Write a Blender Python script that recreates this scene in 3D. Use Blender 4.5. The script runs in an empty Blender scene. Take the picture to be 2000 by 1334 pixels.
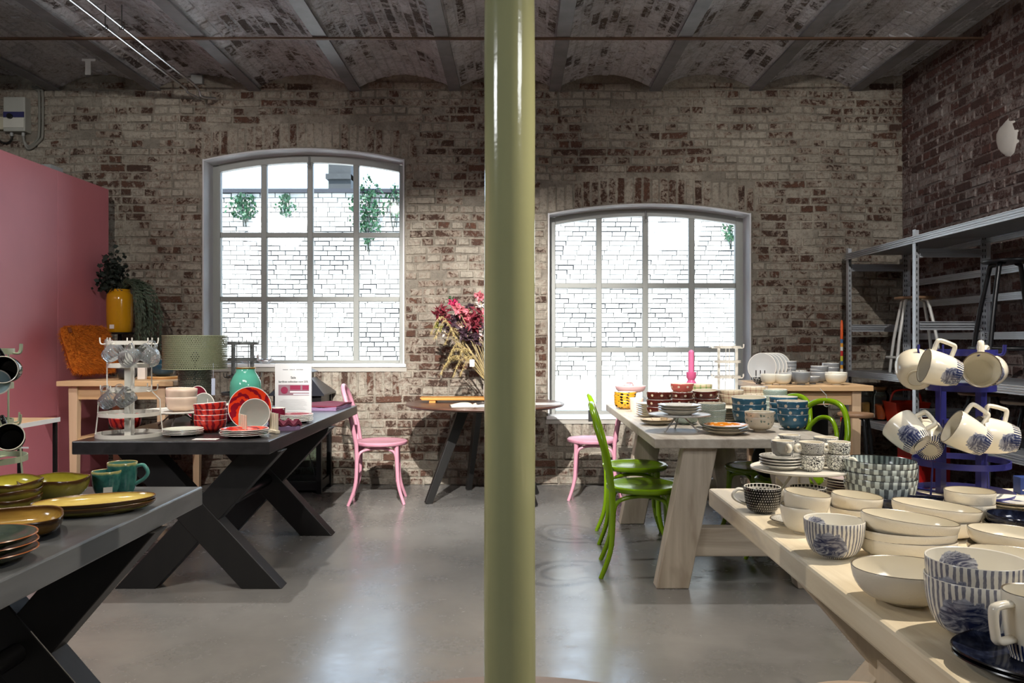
import bpy, bmesh, math, random
from mathutils import Vector, Matrix, Euler
RND = random.Random(11)
PI = math.pi
SC = bpy.context.scene
COL = SC.collection

# ------------------------------------------------------------------ camera, world, lights, exposure
F, VX, VY, H = 1600.0, 1010.0, 665.0, 1.25          # focal length in pixels, vanishing point, eye height
cam_d = bpy.data.cameras.new('camera')
cam_d.sensor_width = 36.0
cam_d.lens = 36.0 * F / 2000.0
cam_d.shift_x = -(VX - 1000) / 2000.0
cam_d.shift_y = (VY - 667) / 2000.0
cam_d.clip_start = 0.05
cam_d.clip_end = 200
cam = bpy.data.objects.new('camera', cam_d)
COL.objects.link(cam)
cam.location = (0, 0, H)
cam.rotation_euler = (PI / 2, 0, 0)
SC.camera = cam

world = bpy.data.worlds.new('sky')
SC.world = world
world.use_nodes = True
_bg = world.node_tree.nodes['Background']
_bg.inputs[0].default_value = (0.62, 0.80, 1.0, 1)
_bg.inputs[1].default_value = 5.5

SC.view_settings.view_transform = 'Standard'
SC.view_settings.look = 'None'
SC.view_settings.exposure = 0.05
SC.view_settings.gamma = 1.0
SC.view_settings.use_curve_mapping = False
try:
    SC.cycles.max_bounces = 8
    SC.cycles.diffuse_bounces = 4
    SC.cycles.transparent_max_bounces = 12
    SC.cycles.sample_clamp_indirect = 6.0
    SC.cycles.caustics_reflective = False
    SC.cycles.caustics_refractive = False
except Exception:
    pass


def light(name, kind, loc, aim, energy, color=(1, 1, 1), **kw):
    d = bpy.data.lights.new(name, kind)
    d.energy = energy
    d.color = color
    for k, v in kw.items():
        setattr(d, k, v)
    o = bpy.data.objects.new(name, d)
    COL.objects.link(o)
    o.location = loc
    v = Vector(aim) - Vector(loc)
    o.rotation_euler = v.to_track_quat('-Z', 'Y').to_euler()
    return o


light('sun', 'SUN', (0, -5, 20), (3.5, 2.0, 6.0), 21.0, (1.0, 0.97, 0.92), angle=0.01)
WARM, NEUT = (1.0, 0.87, 0.70), (1.0, 0.96, 0.90)
SPOTS = [
    # name, location, aim, watts, colour, cone degrees, blend, radius
    ('spot_black_table', (-1.62, 4.25, 3.30), (-1.50, 4.75, 0.7), 240, NEUT, 92, .5, .02),
    ('spot_white_table', (1.30, 4.75, 3.30), (1.10, 4.75, 0.7), 240, NEUT, 92, .5, .02),
    ('spot_right_table', (2.05, 2.15, 3.30), (1.00, 1.75, 0.7), 330, WARM, 85, .5, .02),
    ('spot_left_table', (-2.05, 2.75, 3.30), (-1.40, 2.2, 0.7), 110, WARM, 80, .5, .02),
    ('spot_round_table', (-0.42, 1.80, 3.30), (-0.30, 6.7, 0.75), 2300, NEUT, 42, .7, .02),
    ('spot_right_wall', (1.6, 2.2, 3.30), (2.6, 6.9, 1.4), 300, NEUT, 60, .7, .02),
    ('spot_left_wall', (-1.9, 1.9, 3.30), (-3.2, 6.6, 1.5), 300, NEUT, 60, .7, .02),
    ('spot_floor_left', (-0.8, 2.4, 3.30), (-1.1, 2.9, 0.0), 110, WARM, 80, .8, .02),
    ('spot_black_front', (-1.15, 2.05, 3.30), (-1.72, 4.5, 0.85), 180, NEUT, 46, .6, .02),
    ('spot_rack', (1.5, 1.2, 3.30), (1.45, 2.6, 1.0), 70, NEUT, 60, .6, .02),
]
for nm, lo, ai, w, c, a, bl, ra in SPOTS:
    light(nm, 'SPOT', lo, ai, w, c, spot_size=math.radians(a), spot_blend=bl, shadow_soft_size=ra)
# unseen area lights added as general fill, out of frame on either side
light('shop_lamp', 'AREA', (-4.2, 0.2, 3.2), (-1.5, 2.0, 0.5), 60, (.95, .97, 1), shape='RECTANGLE', size=1.2, size_y=0.6)
light('fill_area_b', 'AREA', (2.9, -0.6, 3.2), (1.2, 2.0, 0.5), 45, (.95, .97, 1), shape='RECTANGLE', size=1.2, size_y=0.6)


def at(px, d):                                        # a measured direction and distance -> floor position
    return ((px - VX) * d / F, d)


def zz(py, d):
    return H - (py - VY) * d / F


# ------------------------------------------------------------------ materials
def C(r, g, b):
    def f(c):
        c = c / 255.0
        return c / 12.92 if c <= 0.04045 else ((c + 0.055) / 1.055) ** 2.4
    return (f(r), f(g), f(b), 1.0)


class NT:
    def __init__(s, name, rough=0.5, metal=0.0, **kw):
        s.m = bpy.data.materials.new(name)
        s.m.use_nodes = True
        s.t = s.m.node_tree
        s.b = s.t.nodes['Principled BSDF']
        s.set(Roughness=rough, Metallic=metal, **kw)
        s._tc = None

    def _s(s, inp, v):
        if isinstance(v, bpy.types.NodeSocket):
            s.t.links.new(v, inp)
        else:
            if inp.type == 'RGBA' and len(v) == 3:
                v = (*v, 1)
            inp.default_value = v

    def set(s, **kw):
        for k, v in kw.items():
            s._s(s.b.inputs[k.replace('_', ' ')], v)
        return s

    def color(s, v):
        s._s(s.b.inputs['Base Color'], v)
        return s

    def node(s, t, ins=None, out=0, **props):
        nd = s.t.nodes.new(t)
        for k, v in props.items():
            setattr(nd, k, v)
        for k, v in (ins or {}).items():
            s._s(nd.inputs[k], v)
        return nd.outputs[out]

    def tc(s, which):
        if s._tc is None:
            s._tc = s.t.nodes.new('ShaderNodeTexCoord')
        return s._tc.outputs[which]

    def pos(s):
        return s.node('ShaderNodeNewGeometry', out='Position')

    def obj(s):
        return s.tc('Object')

    def uv(s):
        return s.tc('UV')

    def ma(s, op, a, b=0.0, c=0.0):
        return s.node('ShaderNodeMath', {0: a, 1: b, 2: c}, operation=op)

    def mix(s, f, a, b):
        return s.node('ShaderNodeMix', {0: f, 6: a, 7: b}, out=2, data_type='RGBA')

    def mul(s, f, a, b):
        return s.node('ShaderNodeMix', {0: f, 6: a, 7: b}, out=2, data_type='RGBA', blend_type='MULTIPLY')

    def scale(s, v, k):
        return s.node('ShaderNodeVectorMath', {0: v, 1: k}, operation='MULTIPLY')

    def noise(s, v, sc, det=4.0, ro=0.6, dist=0.0):
        return s.node('ShaderNodeTexNoise', {'Vector': v, 'Scale': sc, 'Detail': det, 'Roughness': ro, 'Distortion': dist})

    def vor(s, v, sc, feature='F1', rnd=1.0):
        return s.node('ShaderNodeTexVoronoi', {'Vector': v, 'Scale': sc, 'Randomness': rnd}, feature=feature)

    def step(s, x, t, w=0.02):
        return s.node('ShaderNodeMapRange', {0: x, 1: t - w, 2: t + w, 3: 0.0, 4: 1.0}, interpolation_type='SMOOTHSTEP')

    def sep(s, v):
        nd = s.t.nodes.new('ShaderNodeSeparateXYZ')
        s._s(nd.inputs[0], v)
        return nd.outputs

    def comb(s, x, y, z=0.0):
        return s.node('ShaderNodeCombineXYZ', {0: x, 1: y, 2: z})

    def attr(s, name):
        return s.node('ShaderNodeAttribute', out='Fac', attribute_name=name)

    def bump(s, h, strength=0.3, dist=0.01):
        s._s(s.b.inputs['Normal'], s.node('ShaderNodeBump', {'Height': h, 'Strength': strength, 'Distance': dist}))
        return s


MATS = {}


def solid(name, c, rough=0.5, metal=0.0, var=0.12, sc=9.0, bump=0.0, bsc=60.0, **kw):
    if name in MATS:
        return MATS[name]
    n = NT(name, rough, metal, **kw)
    v = n.obj()
    dark = tuple(x * (1 - var) for x in c[:3])
    lite = tuple(min(1, x * (1 + var * .6)) for x in c[:3])
    n.color(n.mix(n.noise(v, sc, 3.0), dark, lite))
    if bump:
        n.bump(n.noise(v, bsc, 4.0), bump, 0.004)
    MATS[name] = n.m
    return n.m


def wood(name, c1, c2, axis=1, sc=1.0, rough=0.5, knots=None, bump=0.15):
    if name in MATS:
        return MATS[name]
    n = NT(name, rough)
    k = [14.0 * sc, 14.0 * sc, 14.0 * sc]
    k[axis] = 1.1 * sc
    v = n.scale(n.obj(), tuple(k))
    g = n.noise(v, 1.0, 6.0, 0.62, 0.7)
    f = n.ma('MULTIPLY_ADD', g, 2.4, -0.72)
    col = n.mix(f, c1, c2)
    if knots:
        kk = [5.0 * sc, 5.0 * sc, 5.0 * sc]
        kk[axis] = 1.6 * sc
        b = n.noise(n.scale(n.obj(), tuple(kk)), 1.0, 4.0, 0.6, 0.4)
        col = n.mix(n.ma('MULTIPLY', n.step(b, 0.56, 0.08), 0.75), col, knots)
    n.color(col)
    n.bump(g, bump, 0.004)
    MATS[name] = n.m
    return n.m


def ceram(name, fn, rough=0.16, **kw):
    """ceramic whose colour is computed by fn(n, u, v)"""
    if name in MATS:
        return MATS[name]
    n = NT(name, rough, **kw)
    s = n.sep(n.uv())
    n.color(fn(n, s[0], s[1]))
    MATS[name] = n.m
    return n.m


CREAM = C(228, 220, 200)
WHITE = C(226, 224, 216)


def p_stripes(base, ink, num, duty, wob=0.35, motif=None, second=None):
    def fn(n, u, v):
        w = n.noise(n.comb(n.ma('MULTIPLY', u, 40.0), n.ma('MULTIPLY', v, 5.0)), 1.0, 3.0)
        a = n.ma('ADD', n.ma('MULTIPLY', u, float(num)), n.ma('MULTIPLY', w, wob))
        fr = n.ma('ABSOLUTE', n.ma('SUBTRACT', n.ma('FRACT', a), 0.5))
        s = n.step(fr, 0.5 * duty, 0.03)
        shade = n.mix(n.noise(n.comb(n.ma('MULTIPLY', u, 23.0), n.ma('MULTIPLY', v, 3.0)), 3.0, 3.0), ink, tuple(0.5 * a + 0.5 * b for a, b in zip(ink[:3], base[:3])))
        col = n.mix(s, shade, base)
        if second:
            s2 = n.step(n.ma('ABSOLUTE', n.ma('SUBTRACT', n.ma('FRACT', n.ma('MULTIPLY', v, second[0])), 0.5)), second[1], 0.02)
            col = n.mix(s2, second[2], col)
        if motif:
            for (u0, v0, ru, rv) in motif:
                du = n.ma('DIVIDE', n.ma('SUBTRACT', u, u0), ru)
                dv = n.ma('DIVIDE', n.ma('SUBTRACT', v, v0), rv)
                r2 = n.ma('ADD', n.ma('MULTIPLY', du, du), n.ma('MULTIPLY', dv, dv))
                edge = n.noise(n.comb(n.ma('MULTIPLY', u, 30.0), n.ma('MULTIPLY', v, 6.0)), 1.3, 4.0)
                m = n.step(n.ma('ADD', r2, n.ma('MULTIPLY', n.ma('SUBTRACT', edge, 0.5), 1.1)), 0.8, 0.06)
                wv = n.step(n.ma('ADD', n.ma('MULTIPLY', n.noise(n.scale(n.comb(du, dv), (1.0, 1.8, 1.0)), 1.15, 4.0, .55, 3.4), .8), n.ma('MULTIPLY', r2, .18)), .52, .17)
                pc = n.mix(n.ma('POWER', wv, 0.8), C(40, 48, 84), C(188, 192, 206))
                col = n.mix(m, pc, col)
        return col
    return fn


def p_motif(base, motif, foot=None):
    def fn(n, u, v):
        col = base
        col = n.mix(0.0, base, base)
        for (u0, v0, ru, rv) in motif:
            du = n.ma('DIVIDE', n.ma('SUBTRACT', u, u0), ru)
            dv = n.ma('DIVIDE', n.ma('SUBTRACT', v, v0), rv)
            r2 = n.ma('ADD', n.ma('MULTIPLY', du, du), n.ma('MULTIPLY', dv, dv))
            edge = n.noise(n.comb(n.ma('MULTIPLY', u, 30.0), n.ma('MULTIPLY', v, 6.0)), 1.3, 4.0)
            m = n.step(n.ma('ADD', r2, n.ma('MULTIPLY', n.ma('SUBTRACT', edge, 0.5), 1.1)), 0.8, 0.06)
            wv = n.step(n.ma('ADD', n.ma('MULTIPLY', n.noise(n.scale(n.comb(du, dv), (1.0, 1.8, 1.0)), 1.15, 4.0, .55, 3.4), .8), n.ma('MULTIPLY', r2, .18)), .52, .17)
            col = n.mix(m, n.mix(n.ma('POWER', wv, 0.8), C(40, 48, 84), C(188, 192, 206)), col)
        if foot:
            fr = n.ma('ABSOLUTE', n.ma('SUBTRACT', n.ma('FRACT', n.ma('MULTIPLY', u, float(foot[0]))), 0.5))
            s = n.ma('MULTIPLY', n.step(fr, 0.25, 0.03), n.ma('SUBTRACT', 1.0, n.step(v, foot[1], 0.01)))
            col = n.mix(s, col, C(40, 50, 92))
        return col
    return fn


def p_dots(base, dot, nu, nv, rad, dark=None, asp=None):
    """asp = (width, height) of a cell when the dots are to be round, rad then in the same unit"""
    def fn(n, u, v):
        y = n.ma('MULTIPLY', v, float(nv))
        row = n.ma('FLOOR', y)
        x = n.ma('ADD', n.ma('MULTIPLY', u, float(nu)), n.ma('MULTIPLY', row, 0.37))
        fx = n.ma('SUBTRACT', n.ma('FRACT', x), 0.5)
        fy = n.ma('MULTIPLY', n.ma('SUBTRACT', n.ma('FRACT', y), 0.5), 1.0)
        if asp:
            fx, fy = n.ma('MULTIPLY', fx, asp[0]), n.ma('MULTIPLY', fy, asp[1])
        d = n.ma('SQRT', n.ma('ADD', n.ma('MULTIPLY', fx, fx), n.ma('MULTIPLY', fy, fy)))
        b = n.mix(n.noise(n.comb(u, v), 12.0, 3.0), base, dark or tuple(x * .8 for x in base[:3]))
        return n.mix(n.step(d, rad, rad * .1), dot, b)
    return fn


def p_zebra(base, ink, fu=9.0, fv=3.0, t=0.5):
    def fn(n, u, v):
        ph = n.noise(n.comb(n.ma('MULTIPLY', u, 7.0), n.ma('MULTIPLY', v, 1.6)), 1.4, 2.0)
        a = n.ma('ADD', n.ma('MULTIPLY', u, fu * 6.283), n.ma('MULTIPLY', ph, 10.0))
        a = n.ma('ADD', a, n.ma('MULTIPLY', v, fv))
        s = n.ma('MULTIPLY_ADD', n.ma('SINE', a), 0.5, 0.5)
        return n.mix(n.step(s, t, 0.06), ink, base)
    return fn


def p_cells(base, ink, ku, kv, t, rings=False):
    def fn(n, u, v):
        vec = n.comb(n.ma('MULTIPLY', u, ku), n.ma('MULTIPLY', v, kv))
        if rings:
            d = n.vor(vec, 1.0, 'F1', 0.35)
            s = n.step(n.ma('SINE', n.ma('MULTIPLY', d, 26.0)), t, 0.15)
            return n.mix(s, base, ink)
        d = n.node('ShaderNodeTexVoronoi', {'Vector': vec, 'Scale': 1.0}, feature='DISTANCE_TO_EDGE')
        return n.mix(n.step(d, t, 0.015), ink, base)
    return fn


def p_spots(base, ink, ku, kv, t):
    def fn(n, u, v):
        d = n.vor(n.comb(n.ma('MULTIPLY', u, ku), n.ma('MULTIPLY', v, kv)), 1.0, 'F1', 0.9)
        e = n.noise(n.comb(n.ma('MULTIPLY', u, ku), n.ma('MULTIPLY', v, kv)), 3.0, 2.0)
        return n.mix(n.step(n.ma('ADD', d, n.ma('MULTIPLY', n.ma('SUBTRACT', e, .5), .5)), t, 0.05), ink, base)
    return fn


def p_plaid(base, ink, nu, nv, w=0.1):
    def fn(n, u, v):
        fu = n.ma('ABSOLUTE', n.ma('SUBTRACT', n.ma('FRACT', n.ma('MULTIPLY', u, float(nu))), 0.5))
        fv = n.ma('ABSOLUTE', n.ma('SUBTRACT', n.ma('FRACT', n.ma('MULTIPLY', v, float(nv))), 0.5))
        a = n.ma('SUBTRACT', 1.0, n.step(fu, w, 0.02))
        b = n.ma('SUBTRACT', 1.0, n.step(fv, w, 0.02))
        f = n.ma('MULTIPLY', n.ma('ADD', a, b), 0.5)
        return n.mix(f, base, ink)
    return fn


def p_speck(base, ink, sc=60.0, t=0.5, mixf=0.7):
    def fn(n, u, v):
        f = n.noise(n.comb(n.ma('MULTIPLY', u, 4.0), v), sc, 4.0)
        return n.mix(n.ma('MULTIPLY', n.step(f, t, 0.1), mixf), base, ink)
    return fn


def p_glaze(a, b, edge, ev=0.93):
    """reactive glaze: mottled, brown where it runs thin at the rim"""
    def fn(n, u, v):
        f = n.noise(n.comb(n.ma('MULTIPLY', u, 3.0), v), 5.0, 5.0)
        col = n.mix(n.ma('MULTIPLY_ADD', f, 1.6, -0.3), a, b)
        w = n.ma('ADD', v, n.ma('MULTIPLY', n.ma('SUBTRACT', f, 0.5), 0.08))
        return n.mix(n.step(n.ma('ABSOLUTE', n.ma('SUBTRACT', w, 1.0)), 1.0 - ev, 0.03), edge, col)
    return fn


def p_plain(base, var=0.06):
    def fn(n, u, v):
        return n.mix(n.noise(n.comb(u, v), 6.0, 3.0), tuple(x * (1 - var) for x in base[:3]), base)
    return fn


# ------------------------------------------------------------------ mesh building
class MB:
    def __init__(s):
        s.v, s.f, s.mi, s.uv, s.at = [], [], [], [], []
        s.M = None

    def _add(s, pts):
        b = len(s.v)
        if s.M is not None:
            pts = [s.M @ Vector(p) for p in pts]
        s.v.extend(tuple(p) for p in pts)
        return b

    def face(s, idx, mi=0, uv=None, a=0.0):
        s.f.append(tuple(idx))
        s.mi.append(mi)
        s.uv.append(uv)
        s.at.append(a)

    def box(s, x0, x1, y0, y1, z0, z1, mi=0):
        b = s._add([(x0, y0, z0), (x1, y0, z0), (x1, y1, z0), (x0, y1, z0), (x0, y0, z1), (x1, y0, z1), (x1, y1, z1), (x0, y1, z1)])
        for q in ((0, 3, 2, 1), (4, 5, 6, 7), (0, 1, 5, 4), (1, 2, 6, 5), (2, 3, 7, 6), (3, 0, 4, 7)):
            s.face([b + i for i in q], mi)
        return s

    def prism(s, poly, a0, a1, axis='y', mi=0):
        """poly in the plane across axis, extruded from a0 to a1"""
        def mk(p, a):
            return {'y': (p[0], a, p[1]), 'x': (a, p[0], p[1]), 'z': (p[0], p[1], a)}[axis]
        n = len(poly)
        b = s._add([mk(p, a0) for p in poly] + [mk(p, a1) for p in poly])
        s.face([b + i for i in range(n)], mi)
        s.face([b + n + i for i in reversed(range(n))], mi)
        for i in range(n):
            j = (i + 1) % n
            s.face([b + i, b + n + i, b + n + j, b + j], mi)
        return s

    def beam(s, p, q, w, h, up=(0, 0, 1), mi=0, w2=None, h2=None):
        """square beam from p to q: w across, h along up"""
        p, q = Vector(p), Vector(q)
        d = (q - p).normalized()
        u = Vector(up)
        sd = d.cross(u).normalized()
        u = sd.cross(d).normalized()
        pts = []
        for c, ww, hh in ((p, w, h), (q, w2 or w, h2 or h)):
            for a, b_ in ((-1, -1), (1, -1), (1, 1), (-1, 1)):
                pts.append(c + sd * (a * ww / 2) + u * (b_ * hh / 2))
        b = s._add(pts)
        for qd in ((0, 1, 2, 3), (7, 6, 5, 4), (0, 4, 5, 1), (1, 5, 6, 2), (2, 6, 7, 3), (3, 7, 4, 0)):
            s.face([b + i for i in qd], mi)
        return s

    def tube(s, pts, r, seg=8, closed=False, mi=0, flat=1.0, up=None):
        pts = [Vector(p) for p in pts]
        n = len(pts)
        rr = r if isinstance(r, (list, tuple)) else [r] * n
        rings = []
        prev = None
        for i, p in enumerate(pts):
            if closed:
                t = (pts[(i + 1) % n] - pts[i - 1])
            else:
                t = pts[min(i + 1, n - 1)] - pts[max(i - 1, 0)]
            t.normalize()
            if up is not None:
                ref = Vector(up)
            elif prev is None:
                ref = Vector((0, 0, 1)) if abs(t.z) < 0.9 else Vector((1, 0, 0))
            else:
                ref = prev
            side = t.cross(ref)
            if side.length < 1e-6:
                side = t.cross(Vector((0, 1, 0)))
            side.normalize()
            nn = side.cross(t).normalized()
            prev = nn
            rings.append(s._add([p + (side * math.cos(2 * PI * k / seg) * flat + nn * math.sin(2 * PI * k / seg)) * rr[i] for k in range(seg)]))
        m = n if closed else n - 1
        for i in range(m):
            a, b = rings[i], rings[(i + 1) % n]
            for k in range(seg):
                k2 = (k + 1) % seg
                s.face([a + k, a + k2, b + k2, b + k], mi)
        if not closed:
            s.face([rings[0] + k for k in reversed(range(seg))], mi)
            s.face([rings[-1] + k for k in range(seg)], mi)
        return s

    def lathe(s, prof, seg=40, mats=None, fn=None, arc=None):
        """profile of (r, z); mats gives a material index for each segment of it"""
        n = len(prof)
        L = [0.0]
        for i in range(1, n):
            L.append(L[-1] + math.hypot(prof[i][0] - prof[i - 1][0], prof[i][1] - prof[i - 1][1]))
        # v runs 0..1 over the material-0 run (the outside), then on
        tot = L[-1]
        if mats and any(m != mats[0] for m in mats):
            k = next(i for i, m in enumerate(mats) if m != mats[0])
            tot = L[k]
        V = [l / tot for l in L]
        rows = []
        for (r, z) in prof:
            if r < 1e-6:
                p = fn(0, 0, z) if fn else (0, 0, z)
                rows.append((s._add([p]), True))
            else:
                pts = []
                for k in range(seg):
                    a = 2 * PI * k / seg
                    x, y = r * math.cos(a), r * math.sin(a)
                    pts.append(fn(x, y, z) if fn else (x, y, z))
                rows.append((s._add(pts), False))
        for i in range(n - 1):
            (a, pa), (b, pb) = rows[i], rows[i + 1]
            mi = mats[i] if mats else 0
            v0, v1 = V[i], V[i + 1]
            for k in range(seg):
                k2 = (k + 1) % seg
                u0, u1 = k / seg, (k + 1) / seg
                if pa and pb:
                    continue
                if pa:
                    s.face([a, b + k2, b + k], mi, [(u0, v0), (u1, v1), (u0, v1)])
                elif pb:
                    s.face([a + k, a + k2, b], mi, [(u0, v0), (u1, v0), (u0, v1)])
                else:
                    s.face([a + k, a + k2, b + k2, b + k], mi, [(u0, v0), (u1, v0), (u1, v1), (u0, v1)])
        return s

    def ball(s, c, rx, ry, rz, seg=12, rings=8, mi=0):
        o = s.M
        m = Matrix.Translation(c) @ Matrix.Diagonal((rx, ry, rz, 1))
        s.M = m if o is None else o @ m
        s.lathe([(math.sin(PI * i / rings) if 0 < i < rings else 0.0, -math.cos(PI * i / rings)) for i in range(rings + 1)], seg, [mi] * rings)
        s.M = o
        return s

    def mesh(s, name, mats, smooth=40, attr=False):
        me = bpy.data.meshes.new(name)
        me.from_pydata(s.v, [], s.f)
        if not isinstance(mats, (list, tuple)):
            mats = [mats]
        for m in mats:
            me.materials.append(m)
        me.polygons.foreach_set('material_index', s.mi)
        if any(u is not None for u in s.uv):
            ul = me.uv_layers.new(name='UVMap')
            fl = []
            for f, u in zip(s.f, s.uv):
                for i in range(len(f)):
                    fl.extend(u[i] if u else (0.0, 0.0))
            ul.data.foreach_set('uv', fl)
        if attr:
            al = me.attributes.new('rnd', 'FLOAT', 'FACE')
            al.data.foreach_set('value', s.at)
        if smooth:
            me.polygons.foreach_set('use_smooth', [True] * len(s.f))
            me.set_sharp_from_angle(angle=math.radians(smooth))
        me.update()
        return me

    def build(s, name, mats, parent=None, smooth=40, attr=False, bevel=0.0, loc=None):
        o = bpy.data.objects.new(name, s.mesh(name, mats, smooth, attr))
        COL.objects.link(o)
        if parent is not None:
            o.parent = parent
        if loc is not None:
            o.location = loc
        if bevel:
            md = o.modifiers.new('bevel', 'BEVEL')
            md.width = bevel
            md.segments = 2
            md.limit_method = 'ANGLE'
        return o


def tag(o, label=None, cat=None, group=None, kind=None):
    if label:
        o['label'] = label
    if cat:
        o['category'] = cat
    if group:
        o['group'] = group
    if kind:
        o['kind'] = kind
    return o


def thing(name, label, cat, loc=(0, 0, 0), rz=0.0, group=None):
    o = bpy.data.objects.new(name, None)
    o.empty_display_size = 0.05
    COL.objects.link(o)
    o.location = loc if len(loc) == 3 else (loc[0], loc[1], 0)
    o.rotation_euler = (0, 0, rz)
    return tag(o, label, cat, group)


def put(name, me, loc, rot=(0, 0, 0), parent=None):
    o = bpy.data.objects.new(name, me)
    COL.objects.link(o)
    o.location = loc
    o.rotation_euler = rot
    if parent is not None:
        o.parent = parent
    return o


def clone(root, loc, rz=0.0, label=None, group=None, rot=None):
    r = root.copy()
    COL.objects.link(r)
    r.location = loc
    r.rotation_euler = rot if rot is not None else (0, 0, rz)
    if label:
        r['label'] = label
    if group:
        r['group'] = group
    for ch in list(root.children):
        c = ch.copy()
        COL.objects.link(c)
        c.parent = r
        for g in list(ch.children):
            d = g.copy()
            COL.objects.link(d)
            d.parent = c
    return r


def orient(o, axis, up):
    """turn o so that its local z points along axis and its local x as near as can be along up"""
    a = Vector(axis).normalized()
    x = (Vector(up) - a * a.dot(Vector(up))).normalized()
    y = a.cross(x)
    o.rotation_euler = Matrix((x, y, a)).transposed().to_euler()


def arc3(p0, p1, p2, n=12):
    """quadratic bend"""
    p0, p1, p2 = Vector(p0), Vector(p1), Vector(p2)
    return [(1 - t) ** 2 * p0 + 2 * t * (1 - t) * p1 + t * t * p2 for t in [i / n for i in range(n + 1)]]


def spline(pts, n=6, closed=False):
    """Catmull-Rom through pts"""
    P = [Vector(p) for p in pts]
    out = []
    m = len(P)
    rng = range(m) if closed else range(m - 1)
    for i in rng:
        a = P[(i - 1) % m] if closed or i > 0 else P[i]
        b, c = P[i], P[(i + 1) % m]
        d = P[(i + 2) % m] if closed or i < m - 2 else P[i + 1]
        for k in range(n):
            t = k / n
            out.append(0.5 * ((2 * b) + (c - a) * t + (2 * a - 5 * b + 4 * c - d) * t * t + (3 * b - a - 3 * c + d) * t ** 3))
    if not closed:
        out.append(P[-1])
    return out

# ================================================================== THE SETTING
YB, XR, XL, YF, ZC = 7.10, 3.34, -5.6, -3.5, 3.41     # back wall, right wall, left wall, front wall, beam height
BX = [0.328 + 0.866 * k for k in range(-7, 4)]         # ceiling beams
RISE, FL = 0.13, 0.05


def vault_z(x):
    for i in range(len(BX) - 1):
        if BX[i] <= x <= BX[i + 1]:
            h = (BX[i + 1] - BX[i]) / 2
            t = (x - BX[i] - h) / h
            return ZC + 0.015 + RISE * (1 - t * t)
    t = (x - BX[-1]) / 0.433 - 1
    return ZC + 0.015 + RISE * max(0, 1 - t * t)


def brickwash(name, paint1, paint2, brick1, brick2, thr, big=0.35, soot=0.0, bumps=0.95, jt=.55):
    """old brick under flaking lime wash: thick paint, a thin grey veil where it has worn, bare brick"""
    n = NT(name, 0.85)
    p = n.pos()
    r = n.attr('rnd')
    n1 = n.noise(p, 0.9, 3.0)
    n2 = n.noise(p, 17.0, 9.0, 0.74, 0.8)
    n3 = n.noise(p, 75.0, 4.0, 0.75)
    m = n.ma('ADD', n2, n.ma('MULTIPLY', n.ma('SUBTRACT', n1, 0.5), big * 2))
    m = n.ma('ADD', m, n.ma('MULTIPLY', n.ma('SUBTRACT', r, 0.5), 0.26))
    m = n.ma('ADD', m, n.ma('MULTIPLY', n.ma('SUBTRACT', n3, 0.5), 0.34))
    f = n.step(m, thr, 0.03)
    veil = n.step(m, thr - 0.10, 0.09)
    r2 = n.ma('FRACT', n.ma('MULTIPLY', r, 17.3))
    br = n.mix(r2, brick1, brick2)
    br = n.mix(n.ma('MULTIPLY', n.step(n3, .5, .2), 0.55), br, tuple(x * .35 for x in brick1[:3]))
    pa = n.mix(n.ma('MULTIPLY_ADD', n.noise(p, 3.0, 5.0), 2.0, -0.5), paint1, paint2)
    pa = n.mix(n.ma('MULTIPLY', n.step(n.noise(p, 34.0, 6.0, .75), .55, .07), .5), pa, tuple(x * .5 for x in paint2[:3]))
    mid = tuple(.45 * x + .55 * y for x, y in zip(paint2[:3], brick2[:3]))
    joint = n.ma('SUBTRACT', 1.0, n.step(r, -0.02, .02))
    pa = n.mix(n.ma('MULTIPLY', joint, n.ma('MULTIPLY', n.step(n.noise(p, 2.6, 4.0), .47, .12), jt)), pa, tuple(x * .42 for x in paint2[:3]))
    col = n.mix(n.ma('MULTIPLY', veil, .8), pa, mid)
    col = n.mix(f, col, br)
    if soot:
        col = n.mix(n.ma('MULTIPLY', n.step(n.noise(n.scale(p, (1, 1, .7)), 1.6, 6.0, .62), .56, .12), soot), col, C(60, 54, 52))
    n.color(col)
    h = n.ma('SUBTRACT', n.ma('MULTIPLY', n2, 0.9), n.ma('MULTIPLY', f, 0.4))
    h = n.ma('ADD', h, n.ma('MULTIPLY', n3, 0.5))
    h = n.ma('ADD', h, n.ma('MULTIPLY', n.noise(p, 7.0, 3.0), 0.9))
    n.bump(h, bumps, 0.025)
    return n.m


M_BACK = brickwash('lime_washed_brick', C(198, 189, 174), C(156, 146, 132), C(84, 60, 48), C(120, 80, 62), 0.60, 0.30, 0.12)
M_RIGHT = brickwash('half_bare_brick', C(178, 170, 166), C(138, 126, 122), C(82, 58, 54), C(116, 74, 66), 0.49, 0.30, 0.22)
M_CEIL = brickwash('vault_brick', C(236, 238, 244), C(206, 206, 212), C(92, 84, 82), C(120, 106, 98), 0.645, 0.40, 0.22, jt=.35)
M_PLASTER = solid('reveal_plaster', C(206, 206, 210), .8, var=.18, sc=4, bump=.35, bsc=14)


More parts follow.
